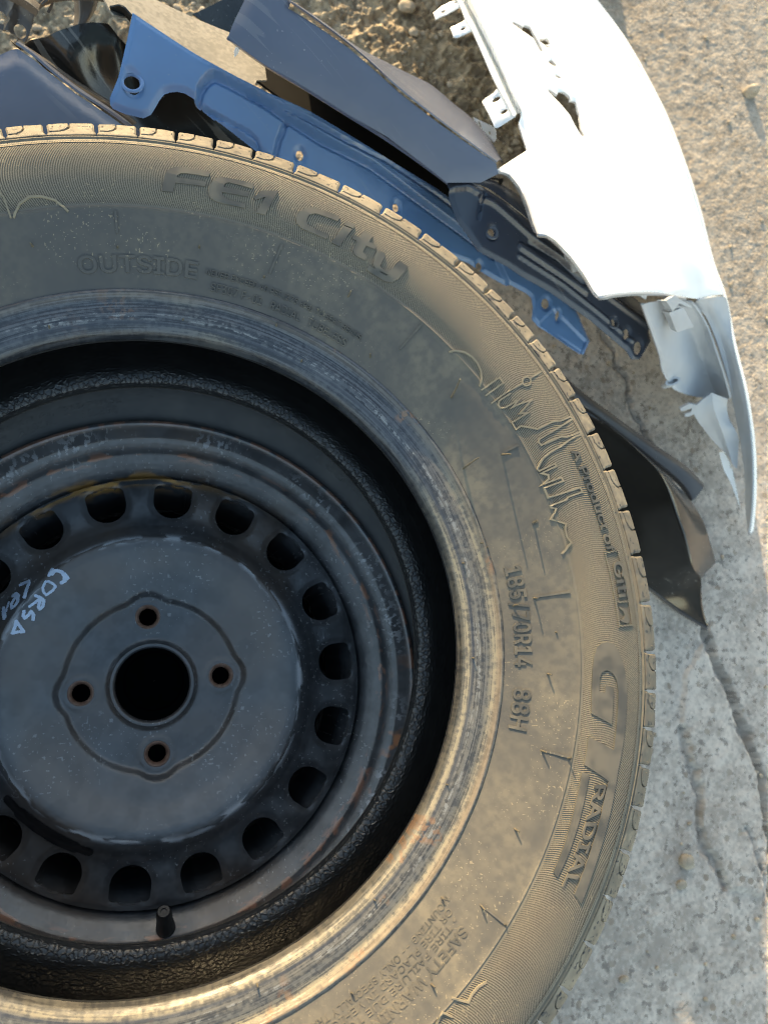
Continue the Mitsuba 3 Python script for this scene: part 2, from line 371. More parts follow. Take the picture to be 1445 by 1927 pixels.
CRACKS = [([(0.4927, 0.3446, 0.0), (0.5033, 0.327, 0.0), (0.509, 0.3157, 0.0), (0.5088, 0.3015, 0.0), (0.5195, 0.2853, 0.0), (0.5218, 0.2624, 0.0), (0.5222, 0.2478, 0.0), (0.5316, 0.2386, -0.0), (0.5355, 0.2185, 0.0), (0.5479, 0.2056, 0.0), (0.5675, 0.1827, 0.0), (0.5833, 0.1517, 0.0), (0.5917, 0.1085, 0.0)], 0.0022, 0.006),
          ([(0.5864, -0.0042, 0.0), (0.5909, -0.0173, 0.0), (0.5998, -0.048, 0.0), (0.609, -0.0716, 0.0), (0.621, -0.1085, 0.0), (0.6332, -0.1434, 0.0), (0.6392, -0.1859, 0.0), (0.6393, -0.2301, 0.0), (0.6375, -0.2946, 0.0)], 0.0052, 0.013),
          ([(0.5445, -0.1071, 0.0), (0.547, -0.1338, 0.0), (0.5559, -0.162, 0.0), (0.5602, -0.1787, 0.0), (0.5515, -0.2049, 0.0), (0.5544, -0.2319, 0.0), (0.5702, -0.2506, 0.0), (0.5793, -0.2707, 0.0)], 0.0034, 0.008),
          ([(0.6086, -0.216, 0.0), (0.6163, -0.2331, 0.0), (0.6168, -0.252, 0.0), (0.6228, -0.2661, 0.0), (0.623, -0.2875, 0.0)], 0.0016, 0.003)]
gx, gy = np.meshgrid(np.arange(-0.34, 0.96, 0.0023), np.arange(-0.56, 1.16, 0.0023))
gz = ground_h(gx, gy)
gp = np.stack([gx.ravel(), gy.ravel()], 1)
wig = np.stack([meshkit.fbm(np.c_[gp * 60, gp[:, :1] * 0], 3, 31), meshkit.fbm(np.c_[gp * 60, gp[:, :1] * 0], 3, 32)], 1) - 0.5
for pl, w, d in CRACKS:
    pl = np.asarray(pl)[:, :2]
    lo, hi = pl.min(0) - 0.03, pl.max(0) + 0.03
    k = np.nonzero(((gp > lo) & (gp < hi)).all(1))[0]
    q = dist_line(gp[k] + wig[k] * 0.012, pl)
    gz.ravel()[k] -= d * (1 - sm(w * 0.5, w * 1.5, q))
# the slab right of the long crack's branch lies a little higher
led = Polygon([(0.5445, -0.1071, 0.0), (0.547, -0.1338, 0.0), (0.5559, -0.162, 0.0), (0.5602, -0.1787, 0.0), (0.5515, -0.2049, 0.0), (0.5544, -0.2319, 0.0), (0.5702, -0.2506, 0.0), (0.5793, -0.2707, 0.0), (0.6191, -0.2817, 0.0), (0.639, -0.2191, 0.0), (0.6332, -0.1434, 0.0), (0.609, -0.0716, 0.0), (0.5896, -0.0114, 0.0), (0.5564, -0.056, 0.0)]).buffer(0)
q = shapely.distance(shapely.points(gp + wig * 0.012), led)
gz += (0.0035 * (1 - sm(0, 0.004, q))).reshape(gz.shape)
b = np.minimum.reduce([gx + 0.34, 0.96 - gx, gy + 0.56, 1.16 - gy])
gz = gz * sm(0.0, 0.05, b)
ny, nx = gx.shape
i, j = np.meshgrid(np.arange(ny - 1), np.arange(nx - 1), indexing='ij')
a_, b_, c_, d_ = (i * nx + j).ravel(), (i * nx + j + 1).ravel(), ((i + 1) * nx + j + 1).ravel(), ((i + 1) * nx + j).ravel()
near = trimesh.Trimesh(np.c_[gp, gz.ravel()], np.vstack([np.stack([a_, b_, c_], 1), np.stack([a_, c_, d_], 1)]), process=False)
X0, X1, Y0, Y1, F = gx.min(), gx.max(), gy.min(), gy.max(), 60.0
fv, ff = [], []
for (x0, y0, x1, y1) in ((-F, Y1, F, F), (-F, -F, F, Y0), (-F, Y0, X0, Y1), (X1, Y0, F, Y1)):
    k = len(fv)
    fv += [(x0, y0, 0), (x1, y0, 0), (x1, y1, 0), (x0, y1, 0)]
    ff += [(k, k + 1, k + 2), (k, k + 2, k + 3)]
gm = trimesh.util.concatenate([near, trimesh.Trimesh(fv, ff, process=False)])
put('ground', gm, 'mat_ground', smooth=True)
tag('ground', 'worn concrete yard with cracks, breaking up into sandy gravel at the far side', kind='structure')

def gz_at(x, y): return float(ground_h(np.array([[x]]), np.array([[y]]))[0, 0])

def stone_mesh(rx, ry, rz, seed, sub=2):
    m = trimesh.creation.icosphere(subdivisions=sub)
    v = m.vertices
    v = v * (0.72 + 0.55 * meshkit.fbm(v * 1.3 + seed * 7.1, 2, seed))[:, None]
    v = np.sign(v) * np.abs(v) ** 0.85
    m.vertices = v * [rx, ry, rz]
    return m

rng = np.random.default_rng(5)
grav = []
for k in range(2600):
    x, y = rng.uniform(-0.30, 0.60), rng.uniform(0.38, 1.10)
    w = 0.5 * (x + y)
    if x > 0.42 + 0.1 * rng.random() + 0.1 * (y - 0.6): continue
    s = 0.0011 + 0.0042 * rng.random() ** 4
    m = stone_mesh(s, s * rng.uniform(0.6, 1.1), s * rng.uniform(0.4, 0.8), k, 1)
    m.apply_transform(trimesh.transformations.rotation_matrix(rng.uniform(0, 6.28), [0, 0, 1]))
    m.apply_translation([x, y, gz_at(x, y) + s * 0.3]); grav.append(m)
for k in range(420):
    x, y = rng.uniform(0.42, 0.9), rng.uniform(-0.5, 1.0)
    s = 0.0008 + 0.0022 * rng.random() ** 3
    m = stone_mesh(s, s * rng.uniform(0.7, 1.1), s * rng.uniform(0.5, 0.9), k + 4000, 1)
    m.apply_transform(trimesh.transformations.rotation_matrix(rng.uniform(0, 6.28), [0, 0, 1]))
    m.apply_translation([x, y, gz_at(x, y) + s * 0.35]); grav.append(m)
put('gravel', trimesh.util.concatenate(grav), 'mat_stone', smooth=40)
tag('gravel', 'loose sandy grit and small stones strewn over the ground', 'gravel', kind='stuff')

for (pt, sx, sy, sz, lab) in (
        ([(0.749, 0.6916, 0.0)], .009, .006, .012, 'pale yellowish upright stone casting a long thin shadow on the sunlit ground'),
        ([(0.5325, -0.2406, 0.0)], .0085, .0075, .006, 'brown and cream pebble bedded in the shaded concrete beside the tyre'),
        ([(0.447, -0.3421, 0.0)], .005, .003, .002, 'small white chip on the shaded concrete near the bottom edge'),
        ([(0.2777, 0.7248, 0.0)], .010, .0075, .005, 'rounded grey stone in the gravel at the top edge, the larger one'),
        ([(0.2851, 0.6938, 0.0)], .006, .005, .004, 'smooth grey pebble just below the larger stone in the gravel'),
        ([(0.5239, -0.2621, 0.0)], .006, .0045, .003, 'small cream pebble just below the brown one on the shaded concrete')):
    x, y, _ = pt[0]
    m = stone_mesh(sx, sy, sz, int(sx * 1e5), 3)
    m.apply_translation([x, y, gz_at(x, y) + sz * 0.45])
    tag(put('pebble', m, 'mat_stone', smooth=True), lab, 'stone', 'loose stones on the ground')

# ---------------------------------------------------------------- the tyre on top
ZB = 0.32
PR = np.array([(.1800, -.0140), (.1808, -.0100), (.1830, -.0070), (.1870, -.0048), (.1925, -.0034), (.1985, -.0030), (.2020, -.0008), (.2035, .0004), (.2055, -.0004), (.2130, .0032),
               (.2250, .0092), (.2365, .0150), (.2447, .0186), (.2455, .0194), (.2463, .0190), (.2550, .0220), (.2650, .0240), (.2750, .0248), (.2832, .0236), (.2840, .0220), (.2852, .0220), (.2860, .0226), (.2870, .0200)])
MID = -.0575
def prof(r): return ZB + np.interp(r, PR[:, 0], PR[:, 1])
def zz(p): return [(r, ZB + z) for r, z in p]
bead_p = [tuple(q) for q in PR[:9]]
side_p = [tuple(q) for q in PR[8:]]
def bead_wob(R, TH, Z):
    k = np.exp(-((R - 0.180) / 0.002) ** 2)
    P = np.stack([np.cos(TH) * 40, np.sin(TH) * 40, Z * 60], -1)
    return R + k * 0.0007 * (meshkit.fbm(P, 3, 4) - 0.5), Z + 0.0005 * (meshkit.fbm(P * 0.5, 2, 8) - 0.5)
rev_put('tyre__bead', zz(bead_p), 'mat_bead', segs=900, step=0.0007, wob=bead_wob)
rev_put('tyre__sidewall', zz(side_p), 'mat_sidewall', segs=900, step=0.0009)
under = [(.2870, .0200), (.2895, .0130), (.2960, .0075), (.3000, -.004), (.3012, -.02), (.3016, -.03)]
tread = under + [(.3060, -.031), (.3070, -.045), (.3015, -.047), (.3015, -.053), (.3072, -.055), (.3072, MID)]
low = tread + [(r, 2 * MID - z) for r, z in tread[-2::-1]] + [(r, 2 * MID - z) for r, z in PR[::-1][1:]]
v, f, uv = revolve(zz(low), segs=360, step=0.004)
put('tyre__carcass', trimesh.Trimesh(v, f, process=False), 'mat_carcass', smooth=40)
inn = [(.1800, -.0140), (.1812, -.0195), (.1880, -.0225), (.2000, -.0175), (.2150, -.0075), (.2350, .0025), (.2550, .0090), (.2700, .0112), (.2820, .0080), (.2905, -.0020), (.2945, -.0200), (.2955, MID)]
inn = inn + [(r, 2 * MID - z) for r, z in inn[-2::-1]]
rev_put('tyre__inner_liner', zz(inn), 'mat_liner', segs=720, step=0.0012)
tag('tyre', 'dusty unmounted tyre with raised sidewall lettering lying on top of the steel wheel', 'tyre')
tag('tyre__bead', 'worn bead ring, bluish black above and tan with rust spots below')
tag('tyre__inner_liner', 'black pebbled inside of the tyre')

# shoulder blocks of the tread, each with its curved sipe
EDGES = [101.37, 96.05, 91.6, 87.43, 83.13, 78.6, 73.64, 67.9, 62.29, 56.77, 51.23, 46.33, 41.82, 38.06, 33.62, 29.26, 24.36, 19.47, 14.15, 8.42, 6.0, 2.5, -3.34, -7.89, -12.22, -16.51, -21.24, -26.2, -31.44, -36.76, -42.02]
EDGES[20:22] = [2.5]
n_rest = 52
rest = np.linspace(EDGES[-1], EDGES[0] - 360, n_rest + 1)
EDGES = EDGES + list(rest[1:])
bp = smooth_line(np.array([(.2868, .0205), (.2880, .0216), (.2905, .0206), (.2950, .0182), (.2990, .0150), (.3022, .0100), (.3045, .0030), (.3058, -.0080), (.3064, -.0200), (.3066, -.0295)]), 0.0008)
bt = np.gradient(bp, axis=0); bt /= np.linalg.norm(bt, axis=1, keepdims=True)
bn = np.stack([-bt[:, 1], bt[:, 0]], 1); bn *= np.sign(bn[:, :1] + 1e-9) * 1.0
bn = np.where((bn @ np.array([1, 1]))[:, None] > 0, bn, -bn)
def block_mesh(a0, a1, seed, stud=True):
    """One tread block between two angles (degrees, a0 > a1)."""
    nu = 80
    w0 = 0.0011
    u = np.linspace(0, 1, nu)
    nv = len(bp)
    vv = np.linspace(0, 1, nv)
    P, U = np.meshgrid(np.arange(nv), u, indexing='ij')
    rr = bp[P, 0]
    # slots open towards the tread
    gap = (0.0002 + 0.0009 * sm(0.04, 0.10, vv))[P] / rr
    A0, A1 = math.radians(a0) - gap, math.radians(a1) + gap
    th = A0 + (A1 - A0) * U
    V = vv[P]
    # sipe: straight in from the tread at u = .47, then bending towards the end u = 0
    cu, cv = 0.10, 0.175
    arc = np.abs(np.hypot((U - cu) / 0.37, (V - cv) / 0.085) - 1) * 0.20
    d = np.where((V < cv) & (U > cu - 0.05), arc, 9.0)
    d = np.where(V >= cv, np.abs(U - 0.47), d)
    dep = 0.0011 * (1 - sm(0.007, 0.019, d))
    bev = 0.0007 * (1 - sm(0, 0.045, np.minimum(U, 1 - U)))
    q = meshkit.fbm(np.stack([U * 3 + seed, V * 4, U * 0], -1), 2, 3) - 0.5
    h = -dep - bev + 0.0005 * q
    pr_, pz = bp[P, 0] + bn[P, 0] * h, bp[P, 1] + bn[P, 1] * h
    top = np.stack([pr_ * np.cos(th), pr_ * np.sin(th), ZB + pz], -1)
    br, bz = bp[P, 0] - bn[P, 0] * 0.0068, bp[P, 1] - bn[P, 1] * 0.0068
    bot = np.stack([br * np.cos(th), br * np.sin(th), ZB + bz], -1)
    v = np.vstack([top.reshape(-1, 3), bot.reshape(-1, 3)])
    i, j = np.meshgrid(np.arange(nv - 1), np.arange(nu - 1), indexing='ij')
    a, b, c, dd = (i * nu + j).ravel(), (i * nu + j + 1).ravel(), ((i + 1) * nu + j + 1).ravel(), ((i + 1) * nu + j).ravel()
    f1 = np.vstack([np.stack([a, b, c], 1), np.stack([a, c, dd], 1)])
    n = nv * nu
    ring = np.r_[np.arange(nu), np.arange(1, nv) * nu + nu - 1, (nv - 1) * nu + np.arange(nu - 2, -1, -1), np.arange(nv - 2, 0, -1) * nu]
    r2 = np.roll(ring, -1)
    side = np.vstack([np.stack([ring, ring + n, r2 + n], 1), np.stack([ring, r2 + n, r2], 1)])
    m = trimesh.Trimesh(v, np.vstack([f1, f1[:, ::-1][::6] * 0 + f1[:1, ::-1] if False else f1[:1], side]), process=False)
    if m.face_normals[0][2] < 0: m.invert()
    if stud:
        parts = [m]
        for (su, sv) in ((0.15, 0.18), (0.88, 0.16)):
            k = int(sv * (nv - 1)); t_ = math.radians(a0 + (a1 - a0) * su)
            s_ = trimesh.creation.cone(radius=0.0006, height=0.0009, sections=6)
            s_.apply_transform(trimesh.transformations.rotation_matrix(0.7, [-math.sin(t_), math.cos(t_), 0]))
            s_.apply_translation([bp[k, 0] * math.cos(t_), bp[k, 0] * math.sin(t_), ZB + bp[k, 1] - 0.0002]); parts.append(s_)
        m = trimesh.util.concatenate(parts)
    return m
for k in range(len(EDGES) - 1):
    put('tyre__tread_block', block_mesh(EDGES[k], EDGES[k + 1], k * 3.7, k < 32), 'mat_block', smooth=32)

# moulded lettering and lines: drawn on the unrolled sidewall (x runs clockwise, y outwards), raised and wrapped round it
R0 = 0.25
def wrap(m, sink=0.0005, size=0.003, base=prof):
    v, f = trimesh.remesh.subdivide_to_size(m.vertices, m.faces, size)
    th, r = -v[:, 0] / R0, v[:, 1]
    return trimesh.Trimesh(np.c_[r * np.cos(th), r * np.sin(th), base(r) - sink + v[:, 2]], f, process=False)
def flat(pts): return [(-math.radians(t) * R0, r) for t, r in pts]
def ex(poly, h):
    gs = getattr(poly, 'geoms', [poly])
    return trimesh.util.concatenate([trimesh.creation.extrude_polygon(g, h, engine='earcut') for g in gs])
def mould(key, polys, h, mat='mat_letter', soft=0.0003):
    P = shapely.union_all([Polygon(flat(p)).buffer(0).buffer(-soft).buffer(2 * soft).buffer(-soft) for p in polys])
    return put(key, wrap(ex(P, h + 0.0005)), mat, smooth=30)
def ridge(key, lines, w, h, mat='mat_sidewall'):
    P = shapely.union_all([LineString(flat(p)).buffer(w / 2, cap_style='flat', join_style='mitre') for p in lines])
    return put(key, wrap(ex(P, h + 0.0005)), mat, smooth=30)
def text(key, s, t0, t1, r0, hgt, h, bold=True, mat='mat_letter', shear=0.0, base=prof, outline=None):
    """Lettering from angle t0 to t1 (degrees, clockwise), its foot at radius r0."""
    m = meshkit.text_mesh(s, hgt, h + 0.0005, bold)
    v = m.vertices.copy()
    rm = r0 + hgt / 2
    x0, x1 = v[:, 0].min(), v[:, 0].max()
    arc = math.radians(t0 - t1) * rm
    k = arc / (x1 - x0)
    v[:, 0] = ((v[:, 0] - x0) * k + shear * v[:, 1]) * R0 / rm - math.radians(t0) * R0
    v[:, 1] += r0
    m.vertices = v
    return put(key, wrap(m, base=base), mat, smooth=30)

FE = (280, 290, .3599)
mould('tyre__model_lettering', [
    [(88.859, 0.25497), (88.62, 0.26307), (88.365, 0.2663), (87.928, 0.26844), (87.13, 0.26996), (83.226, 0.27077), (83.333, 0.26747), (86.14, 0.26697), (86.705, 0.26639), (87.032, 0.26498), (87.109, 0.26363), (83.485, 0.26408), (83.56, 0.26139), (87.261, 0.26053), (87.489, 0.25524)],
    [(77.85, 0.27032), (81.906, 0.2691), (82.616, 0.26685), (83.069, 0.26263), (83.109, 0.25875), (82.831, 0.25573), (82.053, 0.25435), (80.81, 0.25424), (78.322, 0.2547), (78.246, 0.25738), (80.544, 0.25703), (81.196, 0.25808), (81.517, 0.26039), (78.19, 0.26153), (78.123, 0.26434), (81.377, 0.26343), (81.258, 0.2656), (80.823, 0.26686), (77.879, 0.2671)],
    [(77.473, 0.26206), (76.713, 0.26769), (74.717, 0.27086), (75.55, 0.25455), (76.766, 0.25421), (76.031, 0.26486), (77.224, 0.26104)],
    [(66.525, 0.27122), (69.987, 0.26936), (70.91, 0.26711), (71.539, 0.26324), (71.722, 0.25967), (71.378, 0.25648), (70.476, 0.25458), (68.852, 0.25469), (66.996, 0.25496), (67.021, 0.25814), (68.836, 0.25763), (69.954, 0.25808), (70.356, 0.26044), (70.259, 0.2639), (69.506, 0.26637), (66.579, 0.26784)],
    [(65.641, 0.2667), (64.513, 0.26749), (65.051, 0.25446), (66.271, 0.25446)],
    [(65.648, 0.27036), (64.396, 0.27085), (64.468, 0.26817), (65.711, 0.26747)],
    [(63.098, 0.26991), (61.797, 0.27077), (61.876, 0.26571), (60.782, 0.26614), (60.768, 0.26357), (61.992, 0.26271), (62.014, 0.25845), (61.219, 0.25767), (61.161, 0.2548), (62.631, 0.2543), (63.338, 0.25636), (63.307, 0.26226), (64.047, 0.26233), (64.064, 0.2646), (63.276, 0.26507)],
    [(60.461, 0.2639), (59.251, 0.26473), (59.064, 0.25645), (58.411, 0.2559), (57.632, 0.25824), (57.235, 0.26593), (55.877, 0.26618), (56.038, 0.25708), (56.558, 0.25229), (57.506, 0.25067), (60.436, 0.25056), (60.364, 0.25334), (57.76, 0.25355), (57.422, 0.255), (59.362, 0.25355), (60.083, 0.25572)]], 0.0009)
tag('tyre__model_lettering', 'large raised slanted letters reading FE1 City')
mould('tyre__maker_lettering', [
    [(-11.537, 0.25226), (-8.582, 0.25178), (-5.683, 0.25203), (-4.127, 0.25277), (-2.864, 0.25442), (-2.27, 0.25766), (-2.106, 0.2612), (-2.356, 0.26463), (-3.317, 0.26791), (-5.125, 0.27079), (-7.082, 0.27261), (-9.573, 0.2728), (-12.4, 0.27291), (-15.221, 0.27274), (-17.88, 0.27215), (-21.863, 0.27284), (-25.673, 0.27322), (-28.786, 0.27355), (-31.543, 0.27399), (-33.604, 0.27442), (-33.012, 0.26848), (-30.508, 0.26845), (-27.145, 0.26819), (-23.783, 0.268), (-20.803, 0.26737), (-19.32, 0.26776), (-18.182, 0.25233), (-16.755, 0.25245), (-14.529, 0.25222), (-15.53, 0.26761), (-13.473, 0.26757), (-10.779, 0.26753), (-8.253, 0.26726), (-6.818, 0.26591), (-6.112, 0.26367), (-5.743, 0.26021), (-6.078, 0.25734), (-6.78, 0.25598), (-8.581, 0.25594), (-8.694, 0.25932), (-7.664, 0.25943), (-8.034, 0.2644), (-10.14, 0.26432), (-12.5, 0.26451)],
    [(-19.155, 0.25195), (-19.163, 0.25605), (-22.102, 0.25658), (-25.775, 0.2571), (-29.114, 0.25723), (-32.345, 0.25651), (-32.007, 0.25342), (-28.752, 0.2536), (-25.222, 0.25296), (-21.679, 0.25239)]], 0.0009)
tag('tyre__maker_lettering', 'very large raised letters G and T with long trailing bars')
text('tyre__radial_lettering', 'RADIAL', -20.2, -33.0, 0.2606, 0.0060, 0.0012, shear=-0.3)
for s_, a_, b_ in (('185', 10.4, 5.0), ('/', 4.5, 3.5), ('70R14', 2.9, -5.9), ('88H', -9.3, -15.7)):
    text('tyre__size_lettering', s_, a_, b_, 0.2108, 0.0088, 0.0009)
text('tyre__product_lettering', 'A Product of', 23.4, 9.4, 0.2695, 0.0052, 0.0013)
text('tyre__group_lettering', 'Giti', 8.0, 3.4, 0.2712, 0.0062, 0.0013)
ridge('tyre__group_frame', [[(9.352, 0.26791), (9.359, 0.27676), (-0.051, 0.278), (-0.185, 0.26926), (9.352, 0.26791)], [(2.878, 0.26832), (2.859, 0.27732)]], 0.0010, 0.0010)
mould('tyre__group_emblem', [[(2.27, 0.26957), (2.171, 0.27177), (1.884, 0.27417), (1.31, 0.27526), (0.946, 0.27455), (0.683, 0.27618), (0.141, 0.27456), (0.289, 0.27193), (0.492, 0.27043), (0.69, 0.26957), (0.724, 0.27217), (1.147, 0.27338), (1.655, 0.27272), (1.994, 0.271)]], 0.0012)
def band(s, a, b, r0, hgt, bold, h, key, mat='mat_letter'): text(key, s, a, b, r0, hgt, h, bold, mat)
band('OUTSIDE', 100.7, 83.3, 0.2135, 0.0082, True, 0.0009, 'tyre__outside_lettering', 'mat_sidewall')
band('SF307 F-01   RADIAL   TUBELESS', 81.0, 57.4, 0.2088, 0.0044, False, 0.0010, 'tyre__small_lettering', 'mat_sidewall')
band('NEVER EXCEED 40 PSI (275 kPa) TO SEAT BEADS.', 82.0, 55.6, 0.2165, 0.0030, False, 0.0010, 'tyre__small_lettering', 'mat_sidewall')
band('SAFETY WARNING: SERIOUS INJURY', -44.2, -81, 0.2272, 0.0048, True, 0.0006, 'tyre__warning_lettering')
band('• TIRE FAILURE DUE TO UNDERINFLATION', -44.0, -80, 0.2222, 0.0031, False, 0.0005, 'tyre__warning_lettering')
band('OR TIRE PLACARD IN VEHICLE. • EXPLOSION', -43.6, -79, 0.2177, 0.0031, False, 0.0005, 'tyre__warning_lettering')
band('MOUNTING -- ONLY SPECIALLY TRAINED', -42.6, -71.5, 0.2132, 0.0031, False, 0.0005, 'tyre__warning_lettering')
S1, S2 = (860, 640, .173), (960, 840, .1868)
ridge('tyre__skyline', [
    [(44.209, 0.24354), (43.49, 0.24722), (42.659, 0.24988), (41.488, 0.25123), (40.304, 0.25117), (39.106, 0.24962), (38.256, 0.24716), (37.544, 0.24352)],
    [(36.987, 0.24294), (36.842, 0.25557), (35.923, 0.25564), (35.981, 0.24295)],
    [(34.58, 0.24292), (34.642, 0.25165), (34.335, 0.26541)],
    [(34.313, 0.27124), (34.172, 0.28198)],
    [(34.564, 0.2657), (34.833, 0.26783), (34.704, 0.27002), (34.313, 0.27124), (33.9, 0.27049), (33.656, 0.26849), (33.769, 0.26625), (34.153, 0.26521), (34.564, 0.2657)],
    [(34.15, 0.25546), (34.246, 0.24753), (33.838, 0.24541), (33.293, 0.24548), (32.957, 0.24808), (32.798, 0.25748), (32.43, 0.25176), (32.219, 0.25708), (31.8, 0.26338), (31.118, 0.25328), (30.63, 0.25718), (30.634, 0.24646), (29.532, 0.24639), (29.575, 0.24992), (28.029, 0.25739), (27.913, 0.26854), (27.499, 0.273), (27.377, 0.28133), (26.97, 0.2814), (26.691, 0.2553), (26.381, 0.25408), (25.877, 0.25464), (25.777, 0.2576), (25.703, 0.26388), (25.64, 0.26848), (25.259, 0.27162), (25.132, 0.27631), (25.085, 0.28182), (24.741, 0.28153), (24.836, 0.27619), (24.723, 0.27089), (24.556, 0.26702), (24.372, 0.25687), (24.077, 0.25198), (23.396, 0.24796), (22.994, 0.24641), (22.718, 0.24694), (22.743, 0.25706), (22.239, 0.25725)],
    [(22.357, 0.25717), (22.3, 0.24748), (21.673, 0.2507), (21.135, 0.25002), (20.762, 0.2457), (20.658, 0.25707), (20.118, 0.25735), (20.221, 0.24526), (18.686, 0.2453), (18.492, 0.26557), (17.84, 0.26584), (17.829, 0.25647), (17.563, 0.25473), (17.526, 0.24485), (17.212, 0.24496), (16.849, 0.24759), (15.674, 0.24281), (14.41, 0.25017), (13.678, 0.24863), (12.534, 0.24841), (11.719, 0.24993), (10.465, 0.2431)],
    [(107.616, 0.24374), (107.655, 0.25428), (108.761, 0.26194)],
    [(107.298, 0.24353), (106.171, 0.24965), (104.782, 0.25249), (103.406, 0.25201), (101.902, 0.2496), (100.991, 0.24536), (100.599, 0.24349)],
    [(-51.347, 0.24396), (-50.231, 0.25124), (-49.312, 0.25024), (-48.146, 0.25044), (-47.064, 0.25211)],
    [(-54.669, 0.24689), (-53.248, 0.24527), (-52.674, 0.25017)]], 0.0010, 0.0007, 'mat_ridge')
tag('tyre__skyline', 'thin raised outline of a city skyline')
for pl in ([(27.531, 0.23241), (27.399, 0.24286)], [(4.922, 0.22332), (4.972, 0.24318)], [(-17.788, 0.22937), (-17.756, 0.24469)], [(-40.489, 0.22932), (-40.504, 0.24432)], [(49.929, 0.2262), (49.754, 0.24529)], [(94.751, 0.24323), (94.737, 0.23218)], [(72.303, 0.24271), (72.793, 0.22613)], [(15.884, 0.23232), (16.012, 0.23549)]):
    ridge('tyre__mould_line', [pl], 0.0013, 0.0008, 'mat_sidewall')

# rubber vent whiskers standing on the sidewall
WH = [(15.961, 0.23332), (4.83, 0.22356), (-6.712, 0.22826), (-17.861, 0.22942), (-17.982, 0.24345), (-29.402, 0.22784), (-40.512, 0.22999), (-40.635, 0.24403), (38.977, 0.22766), (27.382, 0.23277), (-52.193, 0.23343), (-43.153, 0.21269), (-61.351, 0.21258), (3.901, 0.21185), (28.418, 0.21068), (15.496, 0.20209), (-0.624, 0.23325), (106.054, 0.22937), (83.463, 0.22947), (94.899, 0.22579), (60.81, 0.23305), (73.411, 0.22364), (69.134, 0.20158), (52.817, 0.21284), (12.952, 0.18793)]
WB = [(-50.606, 0.18668), (-27.865, 0.18628), (-4.705, 0.18655), (-73.259, 0.18574), (14.468, 0.20506), (84.872, 0.19007), (62.553, 0.18867), (107.321, 0.1883)]
LEN = [.008, .0075, .0055, .006, .0055, .0055, .006, .003, .020, .013, .0045, .0035, .0035, .006, .016, .003, .002, .004, .004, .004, .005, .006, .004, .004, .003] + [.003, .0025, .0035, .004, .003, .003, .004, .003]
rw = random.Random(3)
for k, ((t, r), L) in enumerate(zip(WH + WB, LEN)):
    p0 = np.array([r * math.cos(math.radians(t)), r * math.sin(math.radians(t)), prof(r) - 0.0005])
    lean = np.array([rw.uniform(-.2, .2), rw.uniform(-.2, .2), 1.0])
    bend = np.array([rw.uniform(-.15, .15), rw.uniform(-.15, .15), 0.0])
    pts = [p0 + lean * L * s + bend * L * s * s for s in np.linspace(0, 1, 6)]
    segs = []
    for a, b2, ra in zip(pts[:-1], pts[1:], np.linspace(.00062, .00045, 5)):
        segs.append(trimesh.creation.cylinder(radius=ra, segment=[a, b2], sections=7))
    put('tyre__vent_whisker', trimesh.util.concatenate(segs), 'mat_whisker', smooth=40)

# ---------------------------------------------------------------- the steel wheel with its own tyre, below
WC = (WX, WY)
ZH = 0.1456
lt = [(.1925, .1620), (.1965, .1655), (.2050, .1690), (.2200, .1745), (.2450, .1800), (.2700, .1816), (.2880, .1770), (.3000, .1640), (.3055, .1450), (.3070, .1200), (.3075, .0910)]
lt = lt + [(r, .182 - z) for r, z in lt[-2::-1]]
rev_put('steel_wheel__tyre', lt, 'mat_lower_tyre', segs=400, step=0.003, center=WC)
lp = np.array(lt[:6])
def low_prof(r): return np.interp(r, lp[:, 0], lp[:, 1])
for s, a, b, r0, hg in (('SF307 F-01   RADIAL   TUBELESS', 131.0, 97.0, 0.2030, 0.0046), ('NEVER EXCEED 40 PSI (275 kPa) TO SEAT BEADS.', 134, 96.0, 0.2098, 0.0030), ('165', 54, 46, 0.2075, 0.0060)):
    m = meshkit.text_mesh(s, hg, 0.0011, False)
    v = m.vertices.copy(); rm = r0 + hg / 2
    v[:, 0] = (v[:, 0] - v[:, 0].min()) * math.radians(a - b) * rm / (v[:, 0].max() - v[:, 0].min()) * R0 / rm - math.radians(a) * R0
    v[:, 1] += r0; m.vertices = v
    m = wrap(m, base=low_prof); m.apply_translation([WC[0], WC[1], 0])
    put('steel_wheel__tyre__lettering', m, 'mat_lower_tyre', smooth=30)
rim = [(.1560, .0300), (.1570, .1180), (.1590, .1300), (.1625, .1385), (.1680, .1435), (.1730, .1470), (.1755, .1490), (.1775, .1535), (.1815, .1575), (.1850, .1600), (.1880, .1650), (.1905, .1705), (.1930, .1726), (.1952, .1716), (.1958, .1690), (.1945, .1600), (.1800, .1540)]
rev_put('steel_wheel__rim', rim, 'mat_wheel', segs=480, step=0.001, center=WC)
tag('steel_wheel__rim', 'scuffed dark grey rim with rusty edges')

zp = np.array([(0, .1456), (.028, .1456), (.0300, .1456), (.0550, .1456), (.0600, .1457), (.0632, .1490), (.0690, .1510), (.0820, .1552), (.0950, .1606), (.1030, .1630), (.1080, .1626), (.1135, .1580), (.1200, .1500), (.1260, .1470), (.1400, .1452), (.1520, .1430), (.1580, .1385)])
zint = PchipInterpolator(zp[:, 0], zp[:, 1])
BOLT = [94.0, 4.3, -86.2, -176.0]
VENTS = [4.0 + 20 * k for k in range(18)]
def vent_poly(deg, grow=0.0):
    a = shapely.union_all([shapely.box(-.0143, .1385, .0143, .1520), Point(0, .1402).buffer(.0143)]).buffer(-.0045).buffer(.0045 + grow)
    xy = np.asarray(a.exterior.coords); t = math.radians(deg)
    rad, tan = np.array([math.cos(t), math.sin(t)]), np.array([math.sin(t), -math.cos(t)])
    return Polygon(xy[:, 1:] * rad + xy[:, :1] * tan)
vents = [vent_poly(d) for d in VENTS]
VU = shapely.union_all(vents)
